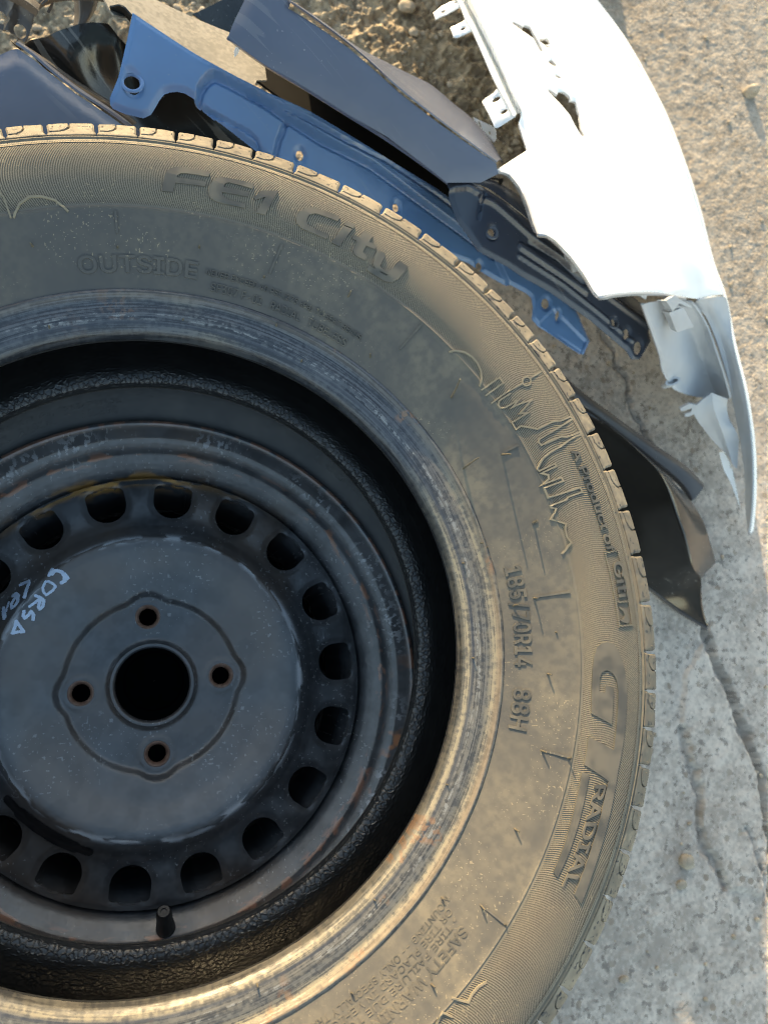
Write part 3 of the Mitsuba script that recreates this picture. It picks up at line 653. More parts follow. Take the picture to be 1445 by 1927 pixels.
bolts = [np.array([.05 * math.cos(math.radians(d)), .05 * math.sin(math.radians(d))]) for d in BOLT]
def disc_z(x, y):
    r = np.hypot(x, y)
    z = zint(np.clip(r, 0, .158))
    lob = np.zeros_like(r)
    for b in bolts:   # the recess bulges out round each bolt hole
        q = np.hypot(x - b[0], y - b[1])
        lob = np.maximum(lob, 1 - sm(.0140, .0185, q))
    z = z - lob * np.maximum(z - .1456, 0)
    for b in bolts:   # raised seat, then the cone down into the hole
        q = np.hypot(x - b[0], y - b[1])
        z = z + .0012 * np.exp(-((q - .0105) / .0022) ** 2)
    z = z + .0028 * np.exp(-((r - .0300) / .0016) ** 2)
    dv = shapely.distance(shapely.points(np.c_[x, y]), VU)
    z = z - .0030 * (1 - sm(0, .0045, dv)) * sm(.118, .124, r)
    # shallow dents and waviness of the old pressing
    z = z + .0010 * (meshkit.fbm(np.stack([x * 22, y * 22, x * 0], -1), 2, 6) - .5)
    return z
annulus = Point(0, 0).buffer(.1578, 96).difference(Point(0, 0).buffer(.0283, 48))
for vpoly in vents: annulus = annulus.difference(vpoly)
for b in bolts: annulus = annulus.difference(Point(*b).buffer(.0082, 16))
p2, f2 = tri_poly(annulus, 0.0022)
dm = solidify(np.c_[p2, disc_z(p2[:, 0], p2[:, 1])], f2, .0038)
dm.apply_translation([WC[0], WC[1], 0])
put('steel_wheel__disc', dm, 'mat_wheel', smooth=50)
tag('steel_wheel__disc', 'dark grey pressed steel disc with eighteen openings, four bolt holes and a centre bore')
rev_put('steel_wheel__centre_bore', [(.0268, .1480), (.0282, .1492), (.0298, .1490), (.0305, .1478), (.0300, .1440), (.0285, .1300), (.0272, .1300), (.0268, .1480)], 'mat_wheel', segs=96, step=.0006, center=WC)
for b in bolts:
    rev_put('steel_wheel__bolt_seat', [(.0064, .1400), (.0066, .1446), (.0076, .1464), (.0085, .1470), (.0092, .1464), (.0088, .1440), (.0070, .1390)], 'mat_bare_ring', segs=48, step=.0006, center=(WC[0] + b[0], WC[1] + b[1]))
# stamped marks on the hub face
for s, ang, rr, hg in (('F3', 124, .0435, .005), ('GM', 158, .044, .0052), ('89119', 38, .047, .0040), ('2', -62, .045, .004), ('25', -68, .045, .0042), ('0821', -135, .044, .0038)):
    m = meshkit.text_mesh(s, hg, 0.0009, False); v = m.vertices.copy()
    t = math.radians(ang); tan, rad = np.array([math.sin(t), -math.cos(t)]), np.array([math.cos(t), math.sin(t)])
    v2 = (v[:, :1] - v[:, 0].mean()) * tan + (v[:, 1:2] + rr - hg / 2) * rad
    m.vertices = np.c_[v2 + WC, disc_z(v2[:, 0], v2[:, 1]) - .0005 + v[:, 2]]
    put('steel_wheel__stamped_mark', m, 'mat_wheel', smooth=30)
# inner side of the wheel seen through the openings, and the barrel
rev_put('steel_wheel__barrel', [(.1560, .1300), (.1500, .1100), (.1480, .0600), (.1600, .0350), (.1750, .0250), (.1900, .0120), (.1955, .0100)], 'mat_wheel', segs=160, step=.004, center=WC)
# valve
def tube_taper(a, b, prof_):
    a, b = np.asarray(a), np.asarray(b); ax = b - a; L = np.linalg.norm(ax)
    m = trimesh.creation.revolve([(max(r, 1e-5), h * L) for h, r in prof_], sections=28)
    m.apply_transform(trimesh.geometry.align_vectors([0, 0, 1], ax / L)); m.apply_translation(a)
    return m
v, f, uv = revolve([(.0005, .0420), (.0240, .0420), (.0255, .0460), (.0600, .0480), (.1000, .0440), (.1400, .0400), (.1490, .0360)], segs=120, step=.004, center=WC)
put('steel_wheel__added_dark_disc', trimesh.Trimesh(v, f, process=False), 'mat_matt_black', smooth=40)  # added black disc that makes the bore and openings look dark
va, vb = (.0080, -.2010, .1400), (.0062, -.1795, .1655)
va, vb = [(0.0079, -0.2005, 0.138), (0.0061, -0.1772, 0.166)]
put('steel_wheel__valve', tube_taper(va, vb, [(0, 0), (0, .0078), (.08, .0080), (.2, .0070), (.7, .0052), (.72, .0048)]), 'mat_valve', smooth=40)
mid = np.array(va) + (np.array(vb) - np.array(va)) * .66
cap = tube_taper(mid, vb, [(0, 0), (0, .0054), (.15, .0056), (.8, .0050), (.9, .0040), (.9, .0022), (.82, .0020), (.82, 0)])
put('steel_wheel__valve__cap', cap, 'mat_valve', smooth=40)
tag('steel_wheel', 'dark grey steel wheel with pale blue marker writing, lying inside and under the dusty tyre', 'wheel')

# marker writing on the disc, strokes as thin paint on its surface
def on_disc(m2, lift):
    m2.vertices = np.c_[m2.vertices[:, :2], disc_z(m2.vertices[:, 0] - WC[0], m2.vertices[:, 1] - WC[1]) + lift + m2.vertices[:, 2]]
    return m2
def strokes(key, polys, w, h=.0003, lift=.0001, mat='mat_marker', size=.002, seed=0):
    P = shapely.union_all([LineString(np.asarray(p)[:, :2]).buffer(w / 2 * k, cap_style='round') for p, k in polys])
    m = ex(P, h)
    v, f = trimesh.remesh.subdivide_to_size(m.vertices, m.faces, size)
    return put(key, on_disc(trimesh.Trimesh(v, f, process=False), lift), mat, smooth=40)
ZW = .157
L_ = []
strokes('steel_wheel__marker_writing', [
    ([(-0.0728, 0.0557, 0.158), (-0.0721, 0.0576, 0.158), (-0.0709, 0.0601, 0.158)], 1.0), ([(-0.0706, 0.0566, 0.158), (-0.0699, 0.0587, 0.158), (-0.0669, 0.0588, 0.158), (-0.0641, 0.0577, 0.158), (-0.0625, 0.0547, 0.158), (-0.0623, 0.0515, 0.158), (-0.0644, 0.0503, 0.158)], 1.1), ([(-0.0621, 0.0566, 0.158), (-0.06, 0.0535, 0.158), (-0.0612, 0.0525, 0.158)], .8),
    ([(-0.0761, 0.0486, 0.158), (-0.075, 0.0511, 0.158), (-0.0731, 0.0514, 0.158), (-0.0699, 0.0495, 0.158), (-0.0683, 0.0476, 0.158), (-0.0704, 0.0447, 0.158), (-0.0744, 0.0417, 0.158), (-0.0762, 0.0438, 0.158), (-0.0767, 0.0468, 0.158), (-0.0761, 0.0486, 0.158)], .75),
    ([(-0.0814, 0.0414, 0.158), (-0.0775, 0.0396, 0.158), (-0.076, 0.0379, 0.158), (-0.0766, 0.0339, 0.158), (-0.0785, 0.0319, 0.158), (-0.0794, 0.0334, 0.158), (-0.0786, 0.0371, 0.158), (-0.0773, 0.0394, 0.158)], .9), ([(-0.0783, 0.0394, 0.158), (-0.0817, 0.0364, 0.158), (-0.0851, 0.0339, 0.158)], .8),
    ([(-0.0885, 0.0306, 0.158), (-0.089, 0.0275, 0.158), (-0.0879, 0.0257, 0.158), (-0.0861, 0.0274, 0.158), (-0.0839, 0.0304, 0.158), (-0.0826, 0.0281, 0.158), (-0.0828, 0.0248, 0.158)], .95),
    ([(-0.0933, 0.0239, 0.158), (-0.094, 0.0202, 0.158), (-0.0955, 0.0156, 0.158)], 1.0), ([(-0.0931, 0.0235, 0.158), (-0.0909, 0.0201, 0.158), (-0.0888, 0.0168, 0.158)], .9), ([(-0.0953, 0.0156, 0.158), (-0.0927, 0.0164, 0.158), (-0.0886, 0.0165, 0.158)], .9),
    ([(-0.0932, 0.0503, 0.158), (-0.0902, 0.0516, 0.158), (-0.0872, 0.0525, 0.158), (-0.0866, 0.0508, 0.158), (-0.0876, 0.047, 0.158), (-0.0887, 0.0408, 0.158)], 1.1),
    ([(-0.0977, 0.0425, 0.158), (-0.0956, 0.044, 0.158), (-0.0934, 0.0422, 0.158), (-0.0934, 0.0397, 0.158), (-0.0957, 0.0418, 0.158)], 1.1), ([(-0.0964, 0.0398, 0.158), (-0.0979, 0.0361, 0.158), (-0.0971, 0.0333, 0.158), (-0.0944, 0.0353, 0.158), (-0.093, 0.0386, 0.158)], .95),
    ([(-0.1002, 0.0378, 0.158), (-0.1012, 0.0314, 0.158)], .7), ([(-0.1036, 0.034, 0.158), (-0.1031, 0.03, 0.158), (-0.1019, 0.0265, 0.158)], 1.1), ([(-0.1036, 0.034, 0.158), (-0.1017, 0.0292, 0.158), (-0.1012, 0.0275, 0.158)], .9)], .0023)
tag('steel_wheel__marker_writing', 'pale blue hand-drawn marker letters')
sm_pl = [(-0.0972, -0.0973, 0.148), (-0.0888, -0.1072, 0.148), (-0.0767, -0.1175, 0.148), (-0.0644, -0.1265, 0.148), (-0.0539, -0.1325, 0.148), (-0.0441, -0.137, 0.148)]
P = shapely.union_all([LineString(np.asarray(sm_pl)[:, :2]).buffer(.0030), LineString(np.asarray(sm_pl)[1:5, :2]).buffer(.0046)]).buffer(-.001).buffer(.001)
mm = ex(P, .0012); v, f = trimesh.remesh.subdivide_to_size(mm.vertices, mm.faces, .002)
v[:, 2] += np.where(v[:, 2] > .0006, .0008 * (meshkit.noise(np.c_[v[:, :2] * 170, v[:, :1] * 0], 5) - .5), 0)
put('steel_wheel__black_smear', on_disc(trimesh.Trimesh(v, f, process=False), -.0004), 'mat_smear', smooth=60)

# ---------------------------------------------------------------- the blue fender
blue = [(-0.0137, 0.4158, 0.285), (-0.0184, 0.3975, 0.281), (-0.0232, 0.38, 0.277), (-0.0289, 0.367, 0.268), (-0.0287, 0.3637, 0.266), (-0.0271, 0.3619, 0.264), (-0.0194, 0.3615, 0.26), (-0.0126, 0.3623, 0.257), (-0.0073, 0.363, 0.2565), (-0.0024, 0.3665, 0.256), (0.0004, 0.3711, 0.256), (0.0032, 0.376, 0.256), (0.0065, 0.3803, 0.256), (0.0104, 0.3825, 0.256), (0.0155, 0.3841, 0.2555), (0.0206, 0.3844, 0.254), (0.0295, 0.382, 0.25), (0.0478, 0.3744, 0.243), (0.0715, 0.3647, 0.235), (0.1051, 0.3533, 0.222), (0.1461, 0.3458, 0.205), (0.1904, 0.3392, 0.188), (0.2223, 0.335, 0.175), (0.2727, 0.3347, 0.152), (0.2977, 0.3289, 0.142), (0.3397, 0.3213, 0.124), (0.3465, 0.3184, 0.122), (0.349, 0.3113, 0.119), (0.3494, 0.2996, 0.116), (0.3572, 0.2949, 0.113), (0.4177, 0.2781, 0.088), (0.424, 0.2917, 0.092), (0.4031, 0.3159, 0.105), (0.3443, 0.3438, 0.13), (0.2826, 0.362, 0.158), (0.2529, 0.3739, 0.178), (0.2299, 0.378, 0.19), (0.1867, 0.3829, 0.212), (0.1478, 0.3884, 0.23), (0.1118, 0.3936, 0.247), (0.0786, 0.396, 0.263), (0.0564, 0.3997, 0.271), (0.0278, 0.4057, 0.279), (0.0033, 0.4118, 0.283)]
bh = [disc_hole([(-0.0146, 0.3794, 0.272)][0], .0052, ry=.0058), disc_hole([(0.1066, 0.3683, 0.228)][0], .0030), disc_hole([(0.1929, 0.3557, 0.19)][0], .0028), disc_hole([(0.2848, 0.3342, 0.15)][0], .0034), disc_hole([(0.3634, 0.3161, 0.118)][0], .0045), disc_hole([(0.38, 0.3084, 0.112)][0], .002, ry=.004)]
main_line = [(0.0303, 0.3821, 0.25), (0.0313, 0.3884, 0.252), (0.0338, 0.3921, 0.256), (0.037, 0.3953, 0.258), (0.0411, 0.3977, 0.258), (0.0479, 0.3969, 0.256), (0.079, 0.3903, 0.243), (0.0941, 0.3861, 0.236), (0.1216, 0.38, 0.227), (0.1667, 0.3756, 0.207), (0.2119, 0.3654, 0.183), (0.2636, 0.3544, 0.158), (0.2997, 0.3444, 0.145)]
pocket = main_line[5:] + [(0.3246, 0.3171, 0.12), (0.2216, 0.3227, 0.175), (0.1456, 0.3342, 0.205), (0.097, 0.3469, 0.22), (0.0675, 0.3576, 0.235), (0.0324, 0.3702, 0.25)] + main_line[:5]
m = sheet(blue, holes=bh, t=.0012, res=.0013, smoothing=1e-2,
          grooves=[(main_line, .0050, .0030), ([(0.0654, 0.3938, 0.262), (0.1056, 0.3884, 0.245), (0.1425, 0.384, 0.228), (0.1804, 0.3815, 0.21), (0.2317, 0.3729, 0.184), (0.2565, 0.3679, 0.17)], .0034, .0030), ([(0.0339, 0.3805, 0.25), (0.0554, 0.3755, 0.243), (0.0674, 0.373, 0.238), (0.0731, 0.3699, 0.236), (0.0761, 0.3645, 0.233)], .0022, .0020), ([(0.0872, 0.3622, 0.232), (0.09, 0.3736, 0.234), (0.0944, 0.3835, 0.236)], .0050, .0030)],
          pockets=[(pocket, .0045, .0026), ([(0.3739, 0.3116, 0.11), (0.4173, 0.29, 0.095), (0.4138, 0.2805, 0.09), (0.3597, 0.2978, 0.113)], .0020, .002)], edge=(.0035, .0018))
put('blue_fender__mounting_flange', m, 'mat_blue', smooth=45)
for c, r in (([(-0.0146, 0.3794, 0.272)][0], .0062),):
    zr = surf_z(c)
    rev_put('blue_fender__hole_rim', [(r * .84, zr - .0014), (r * .92, zr + .0001), (r * 1.06, zr + .0004), (r * 1.3, zr - .0006)], 'mat_blue', segs=40, step=.0004, center=c[:2])
skin = [(-0.016, 0.4271, 0.262), (-0.0004, 0.4174, 0.26), (0.0229, 0.4094, 0.255), (0.0517, 0.3997, 0.247), (0.0675, 0.3954, 0.242), (0.0726, 0.4121, 0.255), (0.0804, 0.4157, 0.252), (0.0802, 0.4319, 0.24), (0.0703, 0.4543, 0.225), (0.0541, 0.466, 0.222), (0.0222, 0.4664, 0.235), (-0.0017, 0.4663, 0.245), (-0.0186, 0.4644, 0.255), (-0.0353, 0.4531, 0.27), (-0.0326, 0.432, 0.28), (-0.0285, 0.4215, 0.284), (-0.0259, 0.4185, 0.283), (-0.0198, 0.4223, 0.285)]
put('blue_fender__grey_skin', sheet(skin, t=.0012, res=.004, smoothing=1e-2), 'mat_silver', smooth=40)
tag('blue_fender__grey_skin', 'sunlit grey skin behind the blue flange')
endtab = [(-0.0211, 0.4216, 0.286), (-0.0136, 0.415, 0.286), (-0.0156, 0.4244, 0.27), (-0.0273, 0.4255, 0.272), (-0.0286, 0.422, 0.283)]
put('blue_fender__end_cap', sheet(endtab, t=.001, res=.003), 'mat_black_plastic', smooth=40)
tag('blue_fender', 'bright blue pressed fender flange with holes behind the tyre, its skin grey in the sun', 'fender')
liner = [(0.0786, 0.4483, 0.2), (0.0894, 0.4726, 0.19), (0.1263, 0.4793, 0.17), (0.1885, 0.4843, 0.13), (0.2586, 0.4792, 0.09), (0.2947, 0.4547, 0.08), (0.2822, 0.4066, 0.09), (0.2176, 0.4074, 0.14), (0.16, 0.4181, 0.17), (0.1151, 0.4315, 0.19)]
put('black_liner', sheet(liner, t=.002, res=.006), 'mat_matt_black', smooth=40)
tag('black_liner', 'black panel sunk in the dark gap between the blue flange and the navy fender', 'panel')

# ---------------------------------------------------------------- the dark navy fender across the middle
nv_face = [(0.0468, 0.3972, 0.302), (0.0509, 0.4074, 0.304), (0.0585, 0.4226, 0.308), (0.0646, 0.4351, 0.312), (0.0961, 0.4411, 0.316), (0.0907, 0.4278, 0.316), (0.0866, 0.4189, 0.316), (0.1297, 0.4042, 0.303), (0.173, 0.3863, 0.287), (0.2048, 0.3761, 0.275), (0.2562, 0.3628, 0.255), (0.2597, 0.3565, 0.252), (0.2452, 0.3487, 0.25), (0.2159, 0.3443, 0.25), (0.2025, 0.3497, 0.255), (0.1636, 0.363, 0.268), (0.134, 0.3696, 0.278), (0.1032, 0.3782, 0.287), (0.0733, 0.3863, 0.295), (0.0545, 0.3942, 0.3)]
put('navy_fender__face', sheet(nv_face, t=.0012, res=.005, smoothing=2e-3, edge=(.006, .002), dent=.0006), 'mat_navy', smooth=45)
put('navy_fender__outer_skin', loft([[(0.0853, 0.4203, 0.3155), (0.1299, 0.4055, 0.3025), (0.1732, 0.3875, 0.2865), (0.2051, 0.3774, 0.2745), (0.2574, 0.3638, 0.2545)],
                                     [(0.0878, 0.424, 0.311), (0.1303, 0.4122, 0.297), (0.1748, 0.4058, 0.272), (0.2088, 0.4028, 0.255), (0.2688, 0.3794, 0.235)],
                                     [(0.0928, 0.4381, 0.295), (0.1346, 0.4383, 0.27), (0.1792, 0.4517, 0.235), (0.2164, 0.4565, 0.215), (0.2504, 0.4437, 0.205), (0.2855, 0.4013, 0.205)],
                                     [(0.1018, 0.4794, 0.25), (0.1482, 0.4818, 0.22), (0.1983, 0.4979, 0.18), (0.2408, 0.5106, 0.15), (0.2784, 0.4954, 0.14), (0.3135, 0.4399, 0.15)],
                                     [(0.1255, 0.5982, 0.12), (0.1788, 0.5832, 0.1), (0.2305, 0.5795, 0.08), (0.2745, 0.5823, 0.06), (0.3169, 0.5644, 0.05), (0.3626, 0.5092, 0.05)]], t=.0012, n=70, sub=8), 'mat_navy', smooth=50)
put('navy_fender__lower_lip', loft([[(0.0472, 0.3981, 0.3005), (0.0547, 0.3951, 0.2985), (0.0735, 0.3871, 0.2935), (0.1034, 0.379, 0.2855), (0.1343, 0.3703, 0.2765), (0.164, 0.3636, 0.2665), (0.203, 0.3503, 0.2535), (0.2171, 0.3452, 0.248)],
                                    [(0.0471, 0.4027, 0.294), (0.0543, 0.3992, 0.292), (0.0737, 0.3911, 0.287), (0.1039, 0.3827, 0.279), (0.1352, 0.3738, 0.27), (0.1651, 0.3665, 0.26), (0.205, 0.3533, 0.247), (0.2191, 0.3472, 0.243)],
                                    [(0.0488, 0.4102, 0.286), (0.0561, 0.4066, 0.284), (0.0755, 0.3982, 0.279), (0.1063, 0.3896, 0.271), (0.138, 0.3805, 0.262), (0.1685, 0.3734, 0.252), (0.2081, 0.3587, 0.24), (0.2219, 0.3524, 0.236)]], t=.001, n=60, sub=3), 'mat_navy', smooth=50)
tb = [(0.2693, 0.4504, 0.19), (0.2716, 0.4473, 0.188), (0.2918, 0.4358, 0.18), (0.2941, 0.4393, 0.18), (0.2936, 0.4471, 0.182), (0.2886, 0.4491, 0.184)]
put('navy_fender__tab', sheet(tb, holes=[disc_hole([(0.2764, 0.4468, 0.186)][0], .0012, ry=.003, rot=.6), disc_hole([(0.287, 0.4426, 0.183)][0], .0016)], t=.0012, res=.002), 'mat_white', smooth=40)
tag('navy_fender__tab', 'small cream mounting tab with a screw hole')
clip = [(0.0534, 0.4028, 0.286), (0.0562, 0.4012, 0.286), (0.0551, 0.4006, 0.282), (0.0532, 0.4007, 0.279), (0.0527, 0.4027, 0.281)]
put('navy_fender__clip', sheet(clip, t=.0015, res=.0015), 'mat_white', smooth=40)
tag('navy_fender', 'long glossy navy panel sloping from the top edge down to the white fender', 'fender')

# ---------------------------------------------------------------- the second dark fender, its flange below the white one
nf = [(0.2247, 0.3591, 0.228), (0.2372, 0.3629, 0.228), (0.2482, 0.3636, 0.226), (0.2591, 0.3626, 0.223), (0.282, 0.3577, 0.214), (0.3132, 0.3482, 0.2), (0.3487, 0.3348, 0.184), (0.3827, 0.3202, 0.168), (0.4108, 0.3114, 0.156), (0.4403, 0.304, 0.144), (0.4618, 0.2979, 0.134), (0.4717, 0.2814, 0.126), (0.4597, 0.2631, 0.12), (0.4494, 0.2618, 0.122), (0.4411, 0.268, 0.126), (0.39, 0.287, 0.148), (0.3376, 0.3007, 0.172), (0.3062, 0.3059, 0.186), (0.2904, 0.3099, 0.193), (0.2587, 0.3152, 0.206), (0.2464, 0.3249, 0.213), (0.2355, 0.3329, 0.22), (0.2274, 0.3471, 0.226)]
nh = [disc_hole([(0.27, 0.3311, 0.207)][0], .0032, ry=.0038), disc_hole([(0.4191, 0.2888, 0.142)][0], .0030, ry=.0034), disc_hole([(0.4376, 0.2822, 0.135)][0], .0038, ry=.0045), disc_hole([(0.4552, 0.2727, 0.126)][0], .0048, ry=.0056)]
m = sheet(nf, holes=nh, t=.0012, res=.0014, smoothing=1e-2,
          grooves=[([(0.3016, 0.3272, 0.19), (0.3387, 0.3186, 0.17), (0.3816, 0.3077, 0.15)], .007, -.0028), ([(0.3095, 0.3319, 0.19), (0.3446, 0.3263, 0.17), (0.3755, 0.3128, 0.155)], .004, .002), ([(0.2568, 0.3532, 0.22), (0.2706, 0.352, 0.215), (0.3103, 0.3375, 0.2), (0.3656, 0.323, 0.17), (0.414, 0.3069, 0.15), (0.4658, 0.292, 0.125)], .005, -.0032),
                   ([(0.2268, 0.353, 0.23), (0.2436, 0.3581, 0.225), (0.2562, 0.3557, 0.222)], .005, -.003), ([(0.2603, 0.3564, 0.22), (0.2572, 0.3505, 0.215), (0.2556, 0.3389, 0.205)], .0035, .002), ([(0.3002, 0.3199, 0.175), (0.3522, 0.3087, 0.152), (0.4003, 0.2935, 0.132), (0.4477, 0.2763, 0.113)], .004, -.002)], edge=(.004, .002))
put('dark_flange__pressing', m, 'mat_navy_flange', smooth=45)
for c, r in (([(0.27, 0.3311, 0.207)][0], .0050), ([(0.4191, 0.2888, 0.142)][0], .0047)):
    zr = surf_z(c)
    rev_put('dark_flange__hole_rim', [(r * .72, zr - .0014), (r * .82, zr + .0002), (r * 1.06, zr + .0005), (r * 1.3, zr - .0006)], 'mat_rim_edge', segs=40, step=.0004, center=c[:2])
under_p = [(0.3343, 0.3613, 0.165), (0.3791, 0.3502, 0.15), (0.4229, 0.3331, 0.12), (0.4591, 0.3343, 0.11), (0.487, 0.3329, 0.1), (0.4965, 0.3204, 0.09), (0.4665, 0.3176, 0.105), (0.434, 0.3255, 0.12), (0.3679, 0.3492, 0.15)]
put('dark_flange__skin', loft([[(0.2381, 0.3643, 0.226), (0.26, 0.3639, 0.221), (0.283, 0.359, 0.212), (0.3142, 0.3494, 0.198), (0.3498, 0.336, 0.182), (0.3839, 0.3213, 0.166), (0.4122, 0.3124, 0.154), (0.4632, 0.2988, 0.132)],
                               [(0.241, 0.367, 0.226), (0.265, 0.3685, 0.22), (0.2892, 0.3649, 0.21), (0.3193, 0.356, 0.197), (0.3547, 0.3426, 0.182), (0.3902, 0.3291, 0.164), (0.4239, 0.3236, 0.146), (0.4755, 0.3105, 0.12)],
                               [(0.2552, 0.3867, 0.2), (0.2832, 0.3914, 0.19), (0.3096, 0.3874, 0.18), (0.3423, 0.379, 0.165), (0.3793, 0.3638, 0.15), (0.4177, 0.3496, 0.13), (0.454, 0.3431, 0.11), (0.5011, 0.3266, 0.09)]], t=.0012, n=60, sub=4), 'mat_navy_flange', smooth=50)
tag('dark_flange', 'dark navy fender flange with four holes in the shade below the white fender', 'fender')
wlow = [(0.2596, 0.3768, 0.215), (0.263, 0.3769, 0.217), (0.2667, 0.3762, 0.215), (0.2836, 0.3799, 0.21), (0.2814, 0.3737, 0.207), (0.2809, 0.3691, 0.203), (0.2683, 0.3702, 0.21)]
lip_in = [[(0.2638, 0.3666, 0.24), (0.2751, 0.3631, 0.241), (0.2817, 0.3524, 0.243), (0.2854, 0.3371, 0.246), (0.2879, 0.3183, 0.249), (0.2897, 0.3083, 0.251)],
          [(0.2667, 0.3724, 0.23), (0.2777, 0.3684, 0.231), (0.2839, 0.3579, 0.233), (0.2878, 0.3424, 0.236), (0.2905, 0.3242, 0.239), (0.2924, 0.315, 0.241)]]

# ---------------------------------------------------------------- the white fender
wf = [(0.2623, 0.5427, 0.216), (0.273, 0.5083, 0.22), (0.2842, 0.4721, 0.224), (0.2917, 0.4421, 0.228), (0.2954, 0.4334, 0.229), (0.2954, 0.4285, 0.229), (0.2919, 0.4208, 0.23), (0.296, 0.3939, 0.233), (0.2629, 0.3663, 0.241), (0.2738, 0.3633, 0.242), (0.2803, 0.3526, 0.244), (0.2846, 0.338, 0.246), (0.287, 0.3182, 0.249), (0.2893, 0.3083, 0.251), (0.2956, 0.3079, 0.252), (0.3029, 0.3031, 0.253), (0.3134, 0.2891, 0.256), (0.3225, 0.2719, 0.259), (0.3274, 0.259, 0.261), (0.3309, 0.2539, 0.262), (0.3453, 0.2596, 0.256), (0.3849, 0.2749, 0.234), (0.4231, 0.2886, 0.21), (0.4461, 0.2954, 0.195), (0.4812, 0.3077, 0.17), (0.5096, 0.316, 0.152), (0.5377, 0.3274, 0.138), (0.5625, 0.3371, 0.125), (0.5502, 0.3647, 0.13), (0.5329, 0.4193, 0.14), (0.5133, 0.464, 0.15), (0.4955, 0.5074, 0.155), (0.4758, 0.5401, 0.16), (0.4514, 0.5763, 0.165), (0.4175, 0.6149, 0.17), (0.3909, 0.6397, 0.175), (0.3174, 0.617, 0.19), (0.2537, 0.5744, 0.212)]
wctrl = [(0.3213, 0.5268, 0.211), (0.3747, 0.5605, 0.196), (0.3444, 0.4729, 0.217), (0.4001, 0.4964, 0.198), (0.3579, 0.4116, 0.219), (0.425, 0.4483, 0.194), (0.3202, 0.3446, 0.24), (0.3729, 0.3491, 0.226), (0.4503, 0.3903, 0.188), (0.3994, 0.3162, 0.219), (0.4677, 0.3482, 0.18), (0.5069, 0.3467, 0.158), (0.3131, 0.4516, 0.225), (0.3163, 0.3849, 0.236), (0.4246, 0.5719, 0.18), (0.4539, 0.4988, 0.176), (0.4724, 0.4459, 0.174), (0.5005, 0.4012, 0.16)]
cut1 = [(0.3053, 0.5331, 0.222), (0.3124, 0.5316, 0.222), (0.3159, 0.5303, 0.222), (0.3167, 0.5333, 0.222), (0.321, 0.5334, 0.222), (0.3234, 0.5256, 0.222), (0.3269, 0.5175, 0.222), (0.3285, 0.5091, 0.222), (0.3242, 0.5225, 0.222), (0.3172, 0.5266, 0.222)]
cut2 = [(0.3287, 0.4623, 0.234), (0.3383, 0.4597, 0.234), (0.3421, 0.4561, 0.234), (0.3437, 0.4595, 0.234), (0.3387, 0.4629, 0.234), (0.3451, 0.4656, 0.234), (0.349, 0.4628, 0.234), (0.3497, 0.4587, 0.234), (0.3556, 0.4593, 0.234), (0.3573, 0.449, 0.234), (0.357, 0.4323, 0.234), (0.3591, 0.4278, 0.234), (0.3531, 0.4363, 0.234), (0.3493, 0.4447, 0.234), (0.3408, 0.4527, 0.234)]
cuts = [Polygon(np.asarray(c)[:, :2]).buffer(0).buffer(.0018) for c in (cut1, cut2, [(0.3305, 0.5211, 0.226), (0.3382, 0.5245, 0.226), (0.3385, 0.521, 0.226), (0.3339, 0.5193, 0.226)], [(0.3358, 0.497, 0.226), (0.3375, 0.4986, 0.226), (0.3406, 0.4965, 0.226), (0.3391, 0.4956, 0.226)])]
cuts += [disc_hole([(0.3368, 0.5163, 0.223)][0], .0036, ry=.0013), disc_hole([(0.3411, 0.4825, 0.228)][0], .0033, ry=.0016)]
put('white_fender__outer_panel', sheet(wf, holes=cuts, ctrl=wctrl, t=.003, res=.0045, smoothing=3e-5, edge=(.003, .0012)), 'mat_white', smooth=50)
wall = np.asarray([(0.3912, 0.6403, 0.1745), (0.4178, 0.6154, 0.1695), (0.4517, 0.5768, 0.1645), (0.4762, 0.5405, 0.1595), (0.4958, 0.5078, 0.1545), (0.5137, 0.4643, 0.1495), (0.5334, 0.4196, 0.1395), (0.5507, 0.365, 0.1295), (0.5629, 0.3374, 0.1245), (0.5805, 0.2892, 0.11), (0.6002, 0.2452, 0.095), (0.6167, 0.2074, 0.078), (0.6296, 0.1707, 0.06), (0.642, 0.1237, 0.035), (0.6479, 0.1031, 0.02)])
drop_old = np.array([.17, .165, .16, .155, .15, .145, .137, .127, .118, .030, .012, .010, .008, .006, .004])[:, None] * np.array([0, 0, 1.0])
foot = np.asarray([(0.4906, 0.8076, 0.02), (0.5229, 0.7776, 0.012), (0.561, 0.7229, 0.012), (0.586, 0.6719, 0.012), (0.6055, 0.6262, 0.012), (0.6225, 0.5681, 0.012), (0.6363, 0.5053, 0.012), (0.6469, 0.4328, 0.012), (0.6571, 0.3971, 0.012), (0.6631, 0.333, 0.012), (0.6418, 0.2638, 0.045), (0.6339, 0.2142, 0.056), (0.638, 0.1737, 0.048), (0.6466, 0.125, 0.028), (0.6522, 0.104, 0.014)])
put('white_fender__added_side_wall', loft([wall, wall * .6 + foot * .4 + [.004, .002, 0], foot], t=.002, n=90, sub=6), 'mat_white', smooth=50)  # added wall, edge-on to the view, its foot flared to cast shade
